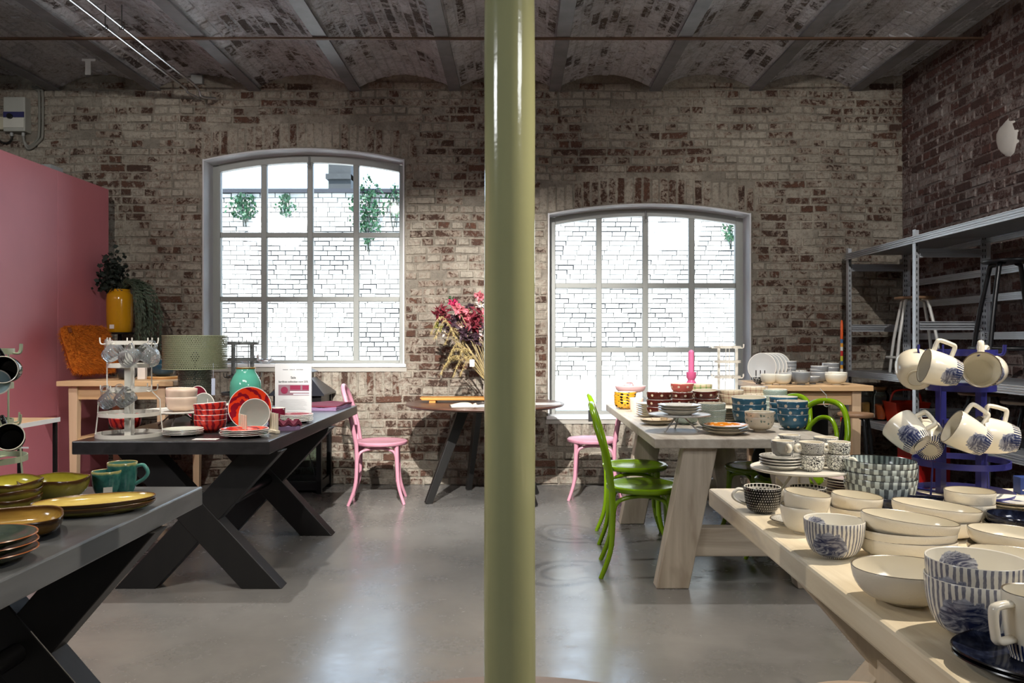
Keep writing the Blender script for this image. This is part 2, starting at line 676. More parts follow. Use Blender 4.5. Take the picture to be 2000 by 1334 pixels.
def concrete():
    n = NT('polished_concrete', 0.3)
    p = n.pos()
    a = n.noise(p, 0.8, 6.0, .62, .4)
    b = n.noise(p, 4.0, 5.0, .6, .3)
    c = n.noise(p, 30.0, 4.0, .6)
    col = n.mix(n.ma('MULTIPLY_ADD', a, 2.2, -0.6), C(88, 88, 87), C(128, 126, 123))
    col = n.mix(n.ma('MULTIPLY', n.step(b, .55, .25), .5), col, C(84, 83, 82))
    col = n.mix(n.ma('MULTIPLY', c, .25), col, C(128, 124, 120))
    n.color(col)
    n.set(Roughness=n.ma('MAXIMUM', n.ma('MULTIPLY_ADD', n.ma('ADD', b, n.ma('MULTIPLY', c, .5)), 0.34, -0.02), 0.17))
    n.set(**{'Specular_IOR_Level': 0.6})
    n.bump(n.ma('ADD', n.ma('MULTIPLY', b, .8), n.ma('MULTIPLY', c, .3)), 0.10, 0.006)
    return n.m


M_FLOOR = concrete()
m = MB()
m.box(XL - .2, XR + .3, YF - .2, YB + .3, -0.2, 0.0)
tag(m.build('floor', M_FLOOR, smooth=0), 'grey polished concrete floor reflecting the windows', kind='structure')

# ---- bricks
def one_brick(mb, emb, u0, u1, v0, v1, w, rnd, o=(0, 0, 0)):
    j = lambda a: RND.uniform(-a, a)
    c = 0.006
    pts = []
    for (u, v) in ((u0, v0), (u1, v0), (u1, v1), (u0, v1)):
        pts.append(emb(u + j(.002), v + j(.002), 0.0))
    for (u, v) in ((u0 + c, v0 + c), (u1 - c, v0 + c), (u1 - c, v1 - c), (u0 + c, v1 - c)):
        pts.append(emb(u + j(.003), v + j(.003), w + j(.002)))
    pts = [(p[0] - o[0], p[1] - o[1], p[2] - o[2]) for p in pts]
    b = mb._add(pts)
    mb.face([b + 4, b + 5, b + 6, b + 7], 0, None, rnd)
    for i in range(4):
        k = (i + 1) % 4
        mb.face([b + i, b + k, b + 4 + k, b + 4 + i], 0, None, rnd * .6 - .1)


def lay(bricks, emb, mat, parent, score, limit=300):
    """the bricks that show largest become parts, the rest one part of kind stuff"""
    order = sorted(range(len(bricks)), key=lambda i: -score(bricks[i]))
    for i in order[:limit]:
        u0, u1, v0, v1, w, r = bricks[i]
        mb = MB()
        c = emb((u0 + u1) / 2, (v0 + v1) / 2, 0)
        one_brick(mb, emb, u0, u1, v0, v1, w, r, c)
        mb.build('brick', mat, parent, 0, True, loc=c)
    rest = MB()
    for i in order[limit:]:
        one_brick(rest, emb, *bricks[i])
    if rest.v:
        tag(rest.build('brickwork', mat, parent, 0, True), kind='stuff')


# ---- windows: centre, half width, sill, apex, rise of the arch
WIN = [(-1.848, 0.872, 1.040, 2.914, 0.100), (1.145, 0.877, 0.589, 2.435, 0.088)]


def arch_z(wi, x, grow=0.0):
    xc, hw, z0, za, rise = WIN[wi]
    hw, za, rise = hw + grow * 0.25, za + grow, rise + 0.0
    R_ = (hw * hw + rise * rise) / (2 * rise)
    t = min(abs(x - xc), R_)
    return za - R_ + math.sqrt(max(R_ * R_ - t * t, 0))


ZT = 3.75
wall = MB()
cuts = [XL - .2]
for (xc, hw, z0, za, rise) in WIN:
    cuts += [xc - hw, xc + hw]
cuts.append(XR + .3)
for i in range(0, len(cuts), 2):
    wall.prism([(cuts[i], -.1), (cuts[i + 1], -.1), (cuts[i + 1], ZT), (cuts[i], ZT)], YB, YB + .33)
for wi, (xc, hw, z0, za, rise) in enumerate(WIN):
    wall.prism([(xc - hw, -.1), (xc + hw, -.1), (xc + hw, z0), (xc - hw, z0)], YB, YB + .33)
    N = 20
    for k in range(N):
        x0, x1 = xc - hw + 2 * hw * k / N, xc - hw + 2 * hw * (k + 1) / N
        wall.prism([(x0, arch_z(wi, x0)), (x1, arch_z(wi, x1)), (x1, ZT), (x0, ZT)], YB, YB + .33)
wall.at = [-0.05] * len(wall.f)
wall_back = tag(wall.build('wall_back', M_BACK, None, 0, True), 'lime-washed brick end wall with two arched windows', kind='structure')

emb_back = lambda u, v, w: (u, YB - w, v + .006 * math.sin(u * 2.3 + v) + .004 * math.sin(u * 7.1 + 3 * v))
bricks = []
COURSE = 0.0712
for c in range(49):
    z0 = 0.004 + c * COURSE
    z1 = z0 + COURSE - 0.011
    stretch = c % 2 == 0
    L = 0.232 if stretch else 0.116
    x = -5.0 + (0.058 if not stretch else 0) + RND.uniform(-.02, .02)
    while x < XR:
        l = L + RND.uniform(-.016, .016)
        u0, u1 = x, min(x + l - 0.012, XR - .002)
        x += l
        if u1 - u0 < .04 or z1 > vault_z((u0 + u1) / 2) - .01:
            continue
        keep = True
        for wi, (xc, hw, s0, za, rise) in enumerate(WIN):
            if z1 > s0 - .045 and z0 < arch_z(wi, xc):
                e0, e1 = xc - hw - .012, xc + hw + .012
                if u0 < e1 and u1 > e0:
                    if u0 < e0 - .04:
                        u1 = e0
                    elif u1 > e1 + .04:
                        u0 = e1
                    else:
                        keep = False
            xm = min(max((u0 + u1) / 2, xc - hw - .1), xc + hw + .1)
            if xm == (u0 + u1) / 2 and z1 > za - rise - .02 and z0 < arch_z(wi, xm, .245):
                keep = False
        if keep and RND.random() > .03:
            bricks.append((u0, u1, z0, z1, RND.uniform(.005, .017), RND.random()))
# soldier bricks over the arches and upright ones under the sills
for wi, (xc, hw, s0, za, rise) in enumerate(WIN):
    x = xc - hw - .07
    while x < xc + hw + .05:
        zb = arch_z(wi, min(max(x + .03, xc - hw), xc + hw)) + .012
        bricks.append((x, x + .062, zb, zb + .215 + RND.uniform(-.01, .01), RND.uniform(.003, .01), RND.random() * .9))
        x += .0745
    x = xc - hw
    while x < xc + hw:
        bricks.append((x, x + .062, s0 - .26, s0 - .05, RND.uniform(.003, .01), RND.random() * .8))
        x += .0745
bricks = [b for b in bricks if not any(abs((b[0] + b[1]) / 2 - WIN[k][0]) < WIN[k][1] and WIN[k][2] - .28 < (b[2] + b[3]) / 2 < WIN[k][2] - .045 and b[1] - b[0] > .07 for k in (0, 1))]
lay(bricks, emb_back, M_BACK, wall_back, lambda b: (b[1] - b[0]) * (b[3] - b[2]) * (1 if b[2] > 1.3 and -4.4 < b[0] < 2.9 else .2))

# ---- right wall
m = MB()
m.box(XR, XR + .3, YF - .2, YB + .3, -.1, ZT)
m.at = [-0.05] * len(m.f)
wall_right = tag(m.build('wall_right', M_RIGHT, None, 0, True), 'bare and patchily whitewashed brick wall behind the metal shelving', kind='structure')
emb_right = lambda u, v, w: (XR - w, u, v)
bricks = []
for c in range(49):
    z0 = 0.02 + c * COURSE
    z1 = z0 + COURSE - 0.012
    L = 0.232 if c % 2 else 0.116
    y = 3.4 + RND.uniform(0, .1)
    while y < YB - .03:
        l = L + RND.uniform(-.008, .008)
        bricks.append((y, min(y + l - .013, YB - .005), z0, z1, RND.uniform(.003, .011), RND.random()))
        y += l
bricks = [b for b in bricks if b[1] - b[0] > .04]
lay(bricks, emb_right, M_RIGHT, wall_right, lambda b: (b[1] - b[0]) * (b[3] - b[2]) * (1 if b[2] > 2.0 and b[0] > 5.3 else .1) / b[0])
m = MB()
m.lathe([(0, .016), (.10, .015), (.125, .004), (.13, 0)], 14, None, lambda x, y, z: (-z, x * (1 + .12 * math.sin(2 * math.atan2(y, x))), y * (1.0 + .12 * math.cos(3 * math.atan2(y, x)))))
m.build('plaster_patch', solid('patch_plaster', C(205, 200, 194), .85, bump=.3), wall_right, loc=(XR, 5.58, 2.63))

m = MB()
m.box(XL - .3, XL, YF - .2, YB + .3, -.1, ZT)
tag(m.build('wall_left', solid('far_left_plaster', C(170, 160, 148), .85), smooth=0), 'plain wall closing the shop behind the pink partition', kind='structure')
m = MB()
m.box(XL - .3, XR + .3, YF - .3, YF, -.1, ZT)
tag(m.build('wall_front', solid('front_plaster', C(170, 160, 148), .85), smooth=0), 'plain wall closing the shop behind the viewer', kind='structure')

# ---- ceiling: shallow brick vaults between iron beams
m = MB()
m.box(XL - .3, XR + .3, YF - .3, YB + .3, ZT, ZT + .1)
edges = BX + [BX[-1] + .866]
NA = 10
for i in range(len(edges) - 1):
    for k in range(NA):
        x0 = edges[i] + (edges[i + 1] - edges[i]) * k / NA
        x1 = edges[i] + (edges[i + 1] - edges[i]) * (k + 1) / NA
        x1c = min(x1, XR + .05)
        if x0 >= x1c:
            continue
        z0, z1 = vault_z(x0 + 1e-5), vault_z(x1c - 1e-5)
        b = m._add([(x0, YF, z0), (x1c, YF, z1), (x1c, YB + .02, z1), (x0, YB + .02, z0)])
        m.face([b, b + 3, b + 2, b + 1], 0, None, -.05)
ceiling = tag(m.build('ceiling', M_CEIL, None, 30, True), 'whitewashed brick vaults spanning between iron beams', kind='structure')
bricks = []
for i in range(len(edges) - 1):
    if edges[i + 1] < -4.7:
        continue
    w = edges[i + 1] - edges[i] - 2 * FL
    nrow = 11
    for r_ in range(nrow):
        x0 = edges[i] + FL + w * r_ / nrow + .004
        x1 = edges[i] + FL + w * (r_ + 1) / nrow - .005
        if x1 > XR - .01:
            continue
        y = 4.3 + (r_ % 2) * .115 + RND.uniform(-.02, .02)
        while y < YB - .03:
            l = .232 + RND.uniform(-.012, .012)
            if RND.random() > .04:
                bricks.append((x0 + RND.uniform(-.002, .002), x1, y, min(y + l - .013, YB - .004), RND.uniform(.003, .012), RND.random()))
            y += l
emb_vault = lambda u, v, w: (u, v, vault_z(u) - w)
lay(bricks, emb_vault, M_CEIL, ceiling, lambda b: (b[3] - b[2]) * (1 if b[2] > 5.15 else .1) / abs(b[2] + 2))
M_BEAM = solid('beam_paint', C(122, 122, 126), .6, var=.5, sc=6, bump=.3, bsc=30)
for x in BX:
    if x < -4.8:
        continue
    m = MB()
    m.box(x - FL, x + FL, YF, YB, ZC, ZC + .014)
    m.box(x - .012, x + .012, YF, YB, ZC + .014, ZC + .16)
    m.build('beam', M_BEAM, ceiling, 0)
m = MB()
m.beam((XL, 5.84, ZC - .008), (XR - .02, 5.84, ZC - .008), .030, .012)
tag(m.build('tie_rod', solid('rusty_iron', C(92, 66, 48), .7, .3, var=.5, sc=25), smooth=0), 'long thin rusty iron tie bar running across under the ceiling beams', 'tie bar')
m = MB()
m.box(-.045, .045, -.002, .002, -.20, 0)
m.box(-.10, .12, -.002, .002, 0, .035)
o = m.build('paper_tag', solid('white_paper', C(232, 230, 226), .8), None, 0, loc=(at(172, 6.6)[0], 6.6, 3.5))
o.scale = (.5, 1, .55)
tag(o, 'strip of white tape hanging from the vault at the left', 'tape')

# ---- windows
M_FRAME = solid('window_paint', C(150, 152, 148), .45, var=.1, sc=5)


def glass_pane(name, tint=(1, 1, 1, 1), gl=.06):
    m_ = bpy.data.materials.new(name)
    m_.use_nodes = True
    t = m_.node_tree
    t.nodes.clear()
    out = t.nodes.new('ShaderNodeOutputMaterial')
    mx = t.nodes.new('ShaderNodeMixShader')
    tr = t.nodes.new('ShaderNodeBsdfTransparent')
    tr.inputs[0].default_value = tint
    gs = t.nodes.new('ShaderNodeBsdfGlossy')
    gs.inputs['Roughness'].default_value = .03
    fr = t.nodes.new('ShaderNodeFresnel')
    fr.inputs[0].default_value = 1.45
    t.links.new(fr.outputs[0], mx.inputs[0])
    t.links.new(tr.outputs[0], mx.inputs[1])
    t.links.new(gs.outputs[0], mx.inputs[2])
    t.links.new(mx.outputs[0], out.inputs[0])
    return m_


M_PANE = glass_pane('window_glass', (.96, .98, 1, 1))
for wi, (xc, hw, s0, za, rise) in enumerate(WIN):
    root = bpy.data.objects.new('window_%d' % (wi + 1), None)
    COL.objects.link(root)
    tag(root, ['arched twelve-pane window left of the column', 'lower arched twelve-pane window right of the column'][wi], kind='structure')
    root.location = (xc, YB, s0)
    yf0, yf1 = .195, .265                                 # frame depth behind the wall face
    Hh = za - s0
    az = lambda x, sh=0.0: arch_z(wi, xc + x) - s0 - sh
    fw, mw = .074, .050
    gx = [-hw + fw, hw - fw]
    cw = (gx[1] - gx[0] - 3 * mw) / 4
    rows = [(.035, .555), (.602, 1.128), (1.174, None)]
    fr = MB()
    fr.box(-hw, gx[0], yf0, yf1, 0, az(-hw) - .002)
    fr.build('stile', M_FRAME, root, 0, bevel=.006)
    fr = MB()
    fr.box(gx[1], hw, yf0, yf1, 0, az(hw) - .002)
    fr.build('stile', M_FRAME, root, 0, bevel=.006)
    fr = MB()
    fr.box(gx[0], gx[1], yf0, yf1, 0, .035)
    fr.build('bottom_rail', M_FRAME, root, 0, bevel=.004)
    fr = MB()
    N = 24
    for k in range(N):
        a, b = gx[0] + (gx[1] - gx[0]) * k / N, gx[0] + (gx[1] - gx[0]) * (k + 1) / N
        fr.prism([(a, az(a, .078)), (b, az(b, .078)), (b, az(b, .001)), (a, az(a, .001))], yf0, yf1)
    fr.build('arched_head', M_FRAME, root, 0)
    for k in range(3):
        x0 = gx[0] + cw * (k + 1) + mw * k
        fr = MB()
        fr.box(x0, x0 + mw, yf0 + .008, yf1 - .008, .03, az(x0) - .07)
        fr.build('mullion', M_FRAME, root, 0, bevel=.006)
    for (a, b) in ((.555, .602), (1.128, 1.174)):
        fr = MB()
        fr.box(gx[0] - .002, gx[1] + .002, yf0 + .012, yf1 - .012, a, b)
        fr.build('transom', M_FRAME, root, 0, bevel=.006)
    for k in range(4):
        x0 = gx[0] + (cw + mw) * k
        x1 = x0 + cw
        for (a, b) in rows:
            p = MB()
            if b is None:
                top = [(x1 - cw * i / 6, az(x1 - cw * i / 6, .074)) for i in range(7)]
                p.prism([(x0, a), (x1, a)] + top, .232, .236)
            else:
                p.prism([(x0, a), (x1, a), (x1, b), (x0, b)], .232, .236)
            p.build('pane', M_PANE, root, 0)
    lt = MB()
    lt.tube([(0, yf0 - .012, az(0) - .10), (0, yf0 - .016, az(0) - .03)], .008, 6)
    lt.tube([(0, yf0 - .02, az(0) - .095), (.014, yf0 - .03, az(0) - .12), (0, yf0 - .02, az(0) - .135), (-.014, yf0 - .03, az(0) - .12)], .004, 5, True)
    lt.build('latch', solid('latch_iron', C(150, 150, 150), .4, .6), root)
    # plastered reveal lining the opening
    rv = MB()
    t = .012
    rv.box(-hw - .001, -hw + t, -.018, yf0, 0, az(-hw) + .004)
    rv.box(hw - t, hw + .001, -.018, yf0, 0, az(hw) + .004)
    N = 20
    for k in range(N):
        a, b = -hw + 2 * hw * k / N, -hw + 2 * hw * (k + 1) / N
        rv.prism([(a, az(a, t)), (b, az(b, t)), (b, az(b)), (a, az(a))], -.016, yf0)
    tag(rv.build('reveal', M_PLASTER, root, 0), kind='stuff')
    sl = MB()
    sl.box(-hw - .015, hw + .015, -.03, yf0, -.022, .008)
    sl.build('sill', solid('sill_paint', C(232, 232, 232), .5, var=.06), root, 0, bevel=.006)
    ap = MB()
    ap.box(-hw - .02, hw + .02, -.016, .01, -.06, -.022)
    ap.build('sill_apron', solid('apron_plaster', C(168, 164, 156), .8, bump=.4, bsc=20), root, 0)

# ---- pink partition
M_PINK = solid('pink_paint', C(204, 122, 134), .45, var=.1, sc=3)
XP, YP, ZP = -3.40, 6.82, 2.507
part = bpy.data.objects.new('wall_partition', None)
COL.objects.link(part)
tag(part, 'pink painted partition wall of upright panels at the left', kind='structure')
ys = [YP, 6.065, 4.845, 3.625, 2.4]
for a, b in zip(ys, ys[1:]):
    m = MB()
    m.box(XP - .018, XP, b + .0015, a - .0015, 0, ZP)
    m.build('panel', M_PINK, part, 0, bevel=.0015)
m = MB()
m.box(XP - .10, XP - .019, 2.4, YP - .002, 0, ZP - .004)
m.build('core', solid('partition_core', C(96, 66, 62), .8), part, 0)
m = MB()
m.box(XP - .09, XP - .004, 5.98, 6.14, ZP, ZP + .03)
m.build('bracket', solid('bracket_zinc', C(150, 150, 148), .4, .7), part, 0)

# ---- column
M_COLUMN = solid('column_paint', C(166, 168, 126), .12, var=.1, sc=2.2, bump=.16, bsc=22)
t = thing('column', 'round cast iron column thickly painted glossy olive cream', 'column', (at(995.5, 2.1)[0], 2.1, 0))
m = MB()
prof = [(0.0665 - .003 * i / 20, .02 + (ZC - .16) * i / 20) for i in range(21)]
m.lathe([(0, .02)] + prof, 40, None, lambda x, y, z: (x * (1 + .012 * math.sin(9 * z + 2 * x * 30)), y * (1 + .01 * math.sin(7 * z)), z))
m.build('shaft', M_COLUMN, t, 60)
m = MB()
m.lathe([(.062, ZC - .14), (.075, ZC - .12), (.09, ZC - .05), (.13, ZC - .03), (.13, ZC)], 32)
m.build('capital', M_COLUMN, t, 30)
m = MB()
m.lathe([(0, .0), (.90, .0), (.905, .012), (.90, .022), (0, .022)], 72)
o = m.build('round_base_board', wood('base_board_wood', C(92, 80, 72), C(116, 102, 92), 0, .6), None, 40, loc=(at(995.5, 2.1)[0], 2.1, 0))
tag(o, 'wide round brown wooden board lying on the floor around the column', 'base board')

# ---- services on the back wall and ceiling
M_ZINC = solid('zinc_pipe', C(196, 198, 202), .25, .85, var=.08)
for i, x in enumerate((-2.755, -2.645)):
    t = thing('conduit_pipe', ['left one of the two thin metal pipes under the vault', 'right one of the two thin metal pipes under the vault'][i], 'pipe', (x, 5.8, 3.345), group='ceiling conduits')
    m = MB()
    m.tube(spline([(0, -4.0, .02), (0, 0, .0), (0, .92, 0), (.0, 1.06, -.02 - .03 * i), (.03 + .03 * i, 1.22, -.02)], 5), .0105, 10)
    m.build('pipe', M_ZINC, t)
    m = MB()
    m.tube([(-.016, -.32, 0), (-.012, -.32, .014), (.012, -.32, .014), (.016, -.32, 0), (.012, -.32, -.014), (-.012, -.32, -.014)], .004, 6, True)
    m.tube([(0, -.32, .014), (0, -.32, .15)], .004, 6)
    m.build('hanger', solid('hanger_iron', C(60, 58, 56), .5, .5), t)
m = MB()
m.box(-.05, .05, -.05, 0, -.04, .04)
m.tube([(-.085, -.03, .0), (-.05, -.03, .0)], .018, 8)
tag(m.build('junction_box', solid('grey_plastic', C(150, 152, 150), .5), None, 0, bevel=.004, loc=(at(388, YB)[0], YB, zz(158, YB))), 'small grey junction box at the wall end of the pipes', 'junction box')
t = thing('switch_cabinet', 'grey electrical isolator box with blue band high on the wall', 'electrical box', (at(41, YB)[0], YB, zz(262, YB)))
m = MB()
m.box(-.093, .093, -.10, 0, 0, .295)
m.build('housing', solid('housing_grey', C(168, 168, 160), .5), t, 0, bevel=.008)
m = MB()
m.box(-.088, .088, -.106, -.10, .03, .115)
m.build('lower_plate', solid('plate_grey', C(200, 198, 188), .5), t, 0)
m = MB()
m.box(-.088, .088, -.107, -.10, .118, .165)
m.build('blue_band', solid('band_blue', C(52, 52, 96), .4), t, 0)
m = MB()
m.tube([(-.025, -.107, .125), (-.025, -.13, .125)], .022, 12)
m.build('rotary_knob', solid('knob_black', C(24, 24, 24), .4), t)
for x in (-.05, .05):
    m = MB()
    m.tube([(x, -.05, -.03), (x, -.05, 0)], .014, 8)
    m.build('gland', solid('grey_plastic', C(150, 152, 150), .5), t)
t = thing('meter_box', 'small cream box with dark display beside the isolator', 'electrical box', (at(2, YB)[0], YB, zz(256, YB)))
m = MB()
m.box(-.09, .075, -.06, 0, 0, .11)
m.build('housing', solid('housing_cream', C(190, 184, 162), .5), t, 0, bevel=.006)
m = MB()
m.box(-.08, -.035, -.062, -.058, .05, .085)
m.build('display', solid('display_dark', C(30, 34, 30), .2), t, 0)
M_CABLE = solid('grey_cable', C(120, 118, 110), .5)
x0 = at(41, YB)[0]
for i, (xa, xb, lab) in enumerate(((.05, .175, 'inner grey cable looping from the isolator up to the ceiling'), (.065, .205, 'outer grey cable looping from the isolator up to the ceiling'))):
    m = MB()
    zb = zz(262, YB)
    m.tube(spline([(x0 + .05, YB - .05, zb - .02), (x0 + .055, YB - .04, zb - .075 - .015 * i), (x0 + .09, YB - .03, zb - .115 - .02 * i), (x0 + xb - .02, YB - .03, zb - .06), (x0 + xb, YB - .03, zb + .02), (x0 + xb, YB - .03, zb + .34), (x0 + xb - .02, YB - .03, zb + .375), (x0 + xb - .06, YB - .03, zb + .40)], 6), .011, 8)
    tag(m.build('cable', M_CABLE), lab, 'cable', 'cables beside the isolator')
m = MB()
m.tube(spline([(x0 - .05, YB - .05, zb - .02), (x0 - .06, YB - .04, zb - .06), (x0 - .11, YB - .03, zb - .085), (x0 - .17, YB - .03, zb - .06), (x0 - .19, YB - .03, zb + .01)], 6), .008, 8)
tag(m.build('cable', solid('black_cable', C(30, 28, 26), .5)), 'short black cable linking the isolator and the cream box', 'cable')

# ================================================================== OUTSIDE: a sunlit yard
YO, ZG, ZW = 14.5, 0.55, 3.86
m = MB()
m.box(-14, 14, YB + .33, 26, ZG - .3, ZG)
tag(m.build('yard_ground', solid('yard_paving', C(206, 204, 198), .9, var=.2, sc=1.2), smooth=0), 'pale paved ground of the yard outside', kind='structure')
m = MB()
m.box(-14, 14, YO + .03, YO + .4, ZG, ZW)
yard_wall = tag(m.build('yard_wall', solid('yard_mortar', C(44, 44, 48), .9), smooth=0), 'sunlit white brick boundary wall outside the windows', kind='structure')
M_YB = solid('white_yard_brick', C(176, 174, 168), .8, var=.2, sc=3)
mb = MB()
for c in range(39):
    z0 = ZG + c * .085
    x = -6.6 + (c % 2) * .125
    while x < 5.2:
        l = .25 + RND.uniform(-.02, .02)
        q_ = math.sin(x * 1.7 + 2.1) * math.sin(z0 * 2.9 + .6) + RND.uniform(-.5, .5)
        jt = -.006 if q_ < -.1 else RND.choice((-.002, .004, .010, .014))
        one_brick(mb, lambda u, v, w: (u, YO + .03 - w, v), x, x + l - .007 - jt * .5, z0, z0 + .0795 - jt * .6, .03 + RND.uniform(-.006, .006), 0.5)
        x += l
tag(mb.build('brickwork', M_YB, yard_wall, 0, True), kind='stuff')
m = MB()
m.box(-14, 14, YO - .06, YO + .5, ZW, ZW + .07)
m.build('coping', solid('coping_slate', C(34, 36, 42), .9), yard_wall, 0)
m = MB()
m.box(-.30, .30, -.3, .3, ZG, 6.25)
m.box(-.36, .30, -.36, .3, 5.52, 5.66)
tag(m.build('chimney', solid('chimney_render', C(40, 42, 42), .9, var=.4, sc=6), None, 0, loc=(at(668, 22)[0], 22, 0)), 'dark grey chimney stack showing above the yard wall', 'chimney')
M_IVY = solid('ivy_leaf', C(14, 62, 30), .5, var=.5, sc=3)
M_IVYD = solid('ivy_stem', C(30, 34, 24), .8)
for i, (px, py, wx, hz, nl, lab) in enumerate(((478, 404, .30, .26, 190, 'small ivy tuft on the yard wall behind the leftmost panes'), (562, 404, .16, .22, 90, 'smallest ivy sprig on the yard wall in the second pane column'),
                                               (720, 412, .30, .62, 420, 'tall ivy climbing the yard wall behind the rightmost panes'), (772, 395, .14, .35, 90, 'narrow strand of ivy beside the tall ivy'),
                                               (1424, 452, .14, .22, 80, 'ivy tuft in the top corner of the lower window'))):
    x, z = at(px, YO)[0], zz(py, YO)
    t = thing('ivy_plant', lab, 'ivy', (x, YO - .02, z - hz), group='ivy on the yard wall')
    lf = MB()
    for k in range(nl):
        a = RND.gauss(0, .45) * wx
        c = hz + RND.uniform(-1, 1) * hz * (1 - .5 * abs(a) / wx)
        d = -RND.uniform(.02, .16)
        s_ = RND.uniform(.025, .055)
        e = Euler((RND.uniform(-1.2, .4), RND.uniform(-.8, .8), RND.uniform(0, 6.28)))
        q = [Vector((-.6, 0, -.2)), Vector((0, 0, -.9)), Vector((.6, 0, -.2)), Vector((.35, -.12, .5)), Vector((-.35, -.12, .5))]
        b = lf._add([Vector((a, d, c)) + (e.to_matrix() @ (p * s_)) for p in q])
        lf.face([b, b + 1, b + 2, b + 3, b + 4])
    tag(lf.build('leaves', M_IVY, t, 0), kind='stuff')
    st = MB()
    for k in range(3):
        st.tube(spline([(RND.uniform(-.05, .05), .0, -.1), (RND.uniform(-.1, .1), -.03, hz * .8), (RND.uniform(-.6, .6) * wx, -.03, hz * 1.6)], 4), .008, 5)
    st.build('stem', M_IVYD, t)

# ================================================================== FURNITURE
def slab(name, x0, x1, y0, y1, z, th, mat, parent=None, bevel=.005):
    m = MB()
    m.box(x0, x1, y0, y1, z - th, z)
    return m.build(name, mat, parent, 0, bevel=bevel)


def xframe(parent, xc, half, y, th, ztop, w, mat):
    """two crossing beams in one upright plane"""
    for i, s in enumerate((-1, 1)):
        p = (xc - s * half, 0)
        q = (xc + s * half, ztop)
        dx = q[0] - p[0]
        wx = w * math.hypot(dx, ztop) / ztop              # width measured along the floor
        m = MB()
        yy = y + (.002 if i else -.002)
        m.prism([(p[0] - wx / 2, 0), (p[0] + wx / 2, 0), (q[0] + wx / 2, ztop), (q[0] - wx / 2, ztop)], yy - th / 2, yy + th / 2)
        m.build('leg', mat, parent, 0, bevel=.004)


M_BLACKWOOD = wood('black_stained_wood', C(32, 31, 32), C(50, 48, 49), 1, 1.0, .28, bump=.2)
M_BLACKLEG = wood('black_leg_wood', C(13, 12, 12), C(22, 20, 19), 2, 1.0, .5)
M_GREYTOP = wood('grey_stained_wood', C(74, 77, 80), C(100, 103, 106), 1, .8, .3, C(58, 60, 63), bump=.25)

# near left table
t = thing('trestle_table', 'grey-topped table with black crossed legs at the lower left', 'table', (-1.53, 1.5, 0))
slab('tabletop', -.475, .475, -1.45, 1.25, .76, .062, M_GREYTOP, t)
for y in (-.9, .90):
    xframe(t, .09, .30, y, .09, .697, .15, M_BLACKLEG)
m = MB()
m.tube([(.09, -.9, .35), (.09, .9, .35)], .03, 14)
m.build('stretcher', solid('black_steel', C(20, 20, 22), .3, .4), t)

# black table
t = thing('trestle_table', 'black wooden dining table with crossed legs left of the column', 'table', (-1.685, 5.1, 0))
slab('tabletop', -.48, .48, -1.12, 1.07, .76, .065, M_BLACKWOOD, t)
for y in (-.93, .19):
    xframe(t, .08, .32, y, .10, .694, .15, M_BLACKLEG)
m = MB()
m.tube([(.08, -.93, .36), (.08, .19, .36)], .038, 16)
m.build('stretcher', solid('black_steel', C(20, 20, 22), .3, .4), t)

# white-washed table in the middle
M_WASH = wood('white_washed_pine', C(206, 198, 184), C(168, 156, 140), 1, .9, .5, C(150, 136, 120))
M_WASHLEG = wood('white_washed_leg', C(196, 184, 166), C(150, 136, 118), 2, .9, .55, C(140, 124, 106))
t = thing('plank_table', 'whitewashed plank table with slanting legs between green chairs', 'table', (1.14, 5.2, 0))
slab('tabletop', -.455, .455, -1.12, 1.12, .76, .048, M_WASH, t)
for y in (-1.03, .42):
    for s in (-1, 1):
        m = MB()
        m.prism([(s * .44, 0), (s * .275, 0), (s * .13, .712), (s * .30, .712)], y - .05, y + .05)
        m.build('leg', M_WASHLEG, t, 0, bevel=.005)
    m = MB()
    m.box(-.30, .30, y - .02, y + .06, .155, .30)
    m.build('stretcher', wood('white_washed_rail', C(190, 178, 160), C(150, 136, 118), 0, .9, .55), t, 0, bevel=.005)

# near right table
M_RTOP = wood('pale_beech_slab', C(240, 230, 206), C(206, 190, 160), 1, .9, .5, C(158, 151, 140), bump=.45)
t = thing('slab_table', 'pale thick-topped wooden table at the lower right', 'table', (1.16, 1.4, 0))
slab('tabletop', -.525, .56, -1.3, 1.32, .76, .060, M_RTOP, t, .008)
M_RLEG = wood('pale_leg', C(226, 208, 180), C(196, 178, 148), 2, .8, .55)
for y in (-1.0, .86):
    xframe(t, -.10, .30, y, .10, .699, .12, M_RLEG)
m = MB()
m.box(-.19, -.11, -1.0, .86, .31, .39)
m.build('stretcher', M_RLEG, t, 0)

# round table
t = thing('round_table', 'round walnut table on slanting black legs behind the column', 'table', (-.25, 6.43, 0))
m = MB()
m.lathe([(0, .735), (.585, .735), (.612, .742), (.622, .752), (.618, .760), (0, .760)], 72)
m.build('tabletop', wood('walnut', C(66, 42, 32), C(96, 64, 50), 0, .5, .3), t, 30)
for a in (200, 250, 325, 30, 110):
    if a == 250:
        continue
    c, s = math.cos(math.radians(a)), math.sin(math.radians(a))
    m = MB()
    m.beam((.17 * c, .17 * s, .735), (.46 * c, .46 * s, 0.0), .085, .05, (-s, c, 0), 0, .055, .04)
    m.build('leg', M_BLACKLEG, t, 0, bevel=.003)
m = MB()
m.lathe([(0, .70), (.22, .70), (.22, .735), (0, .735)], 28)
m.build('hub', M_BLACKLEG, t, 30)

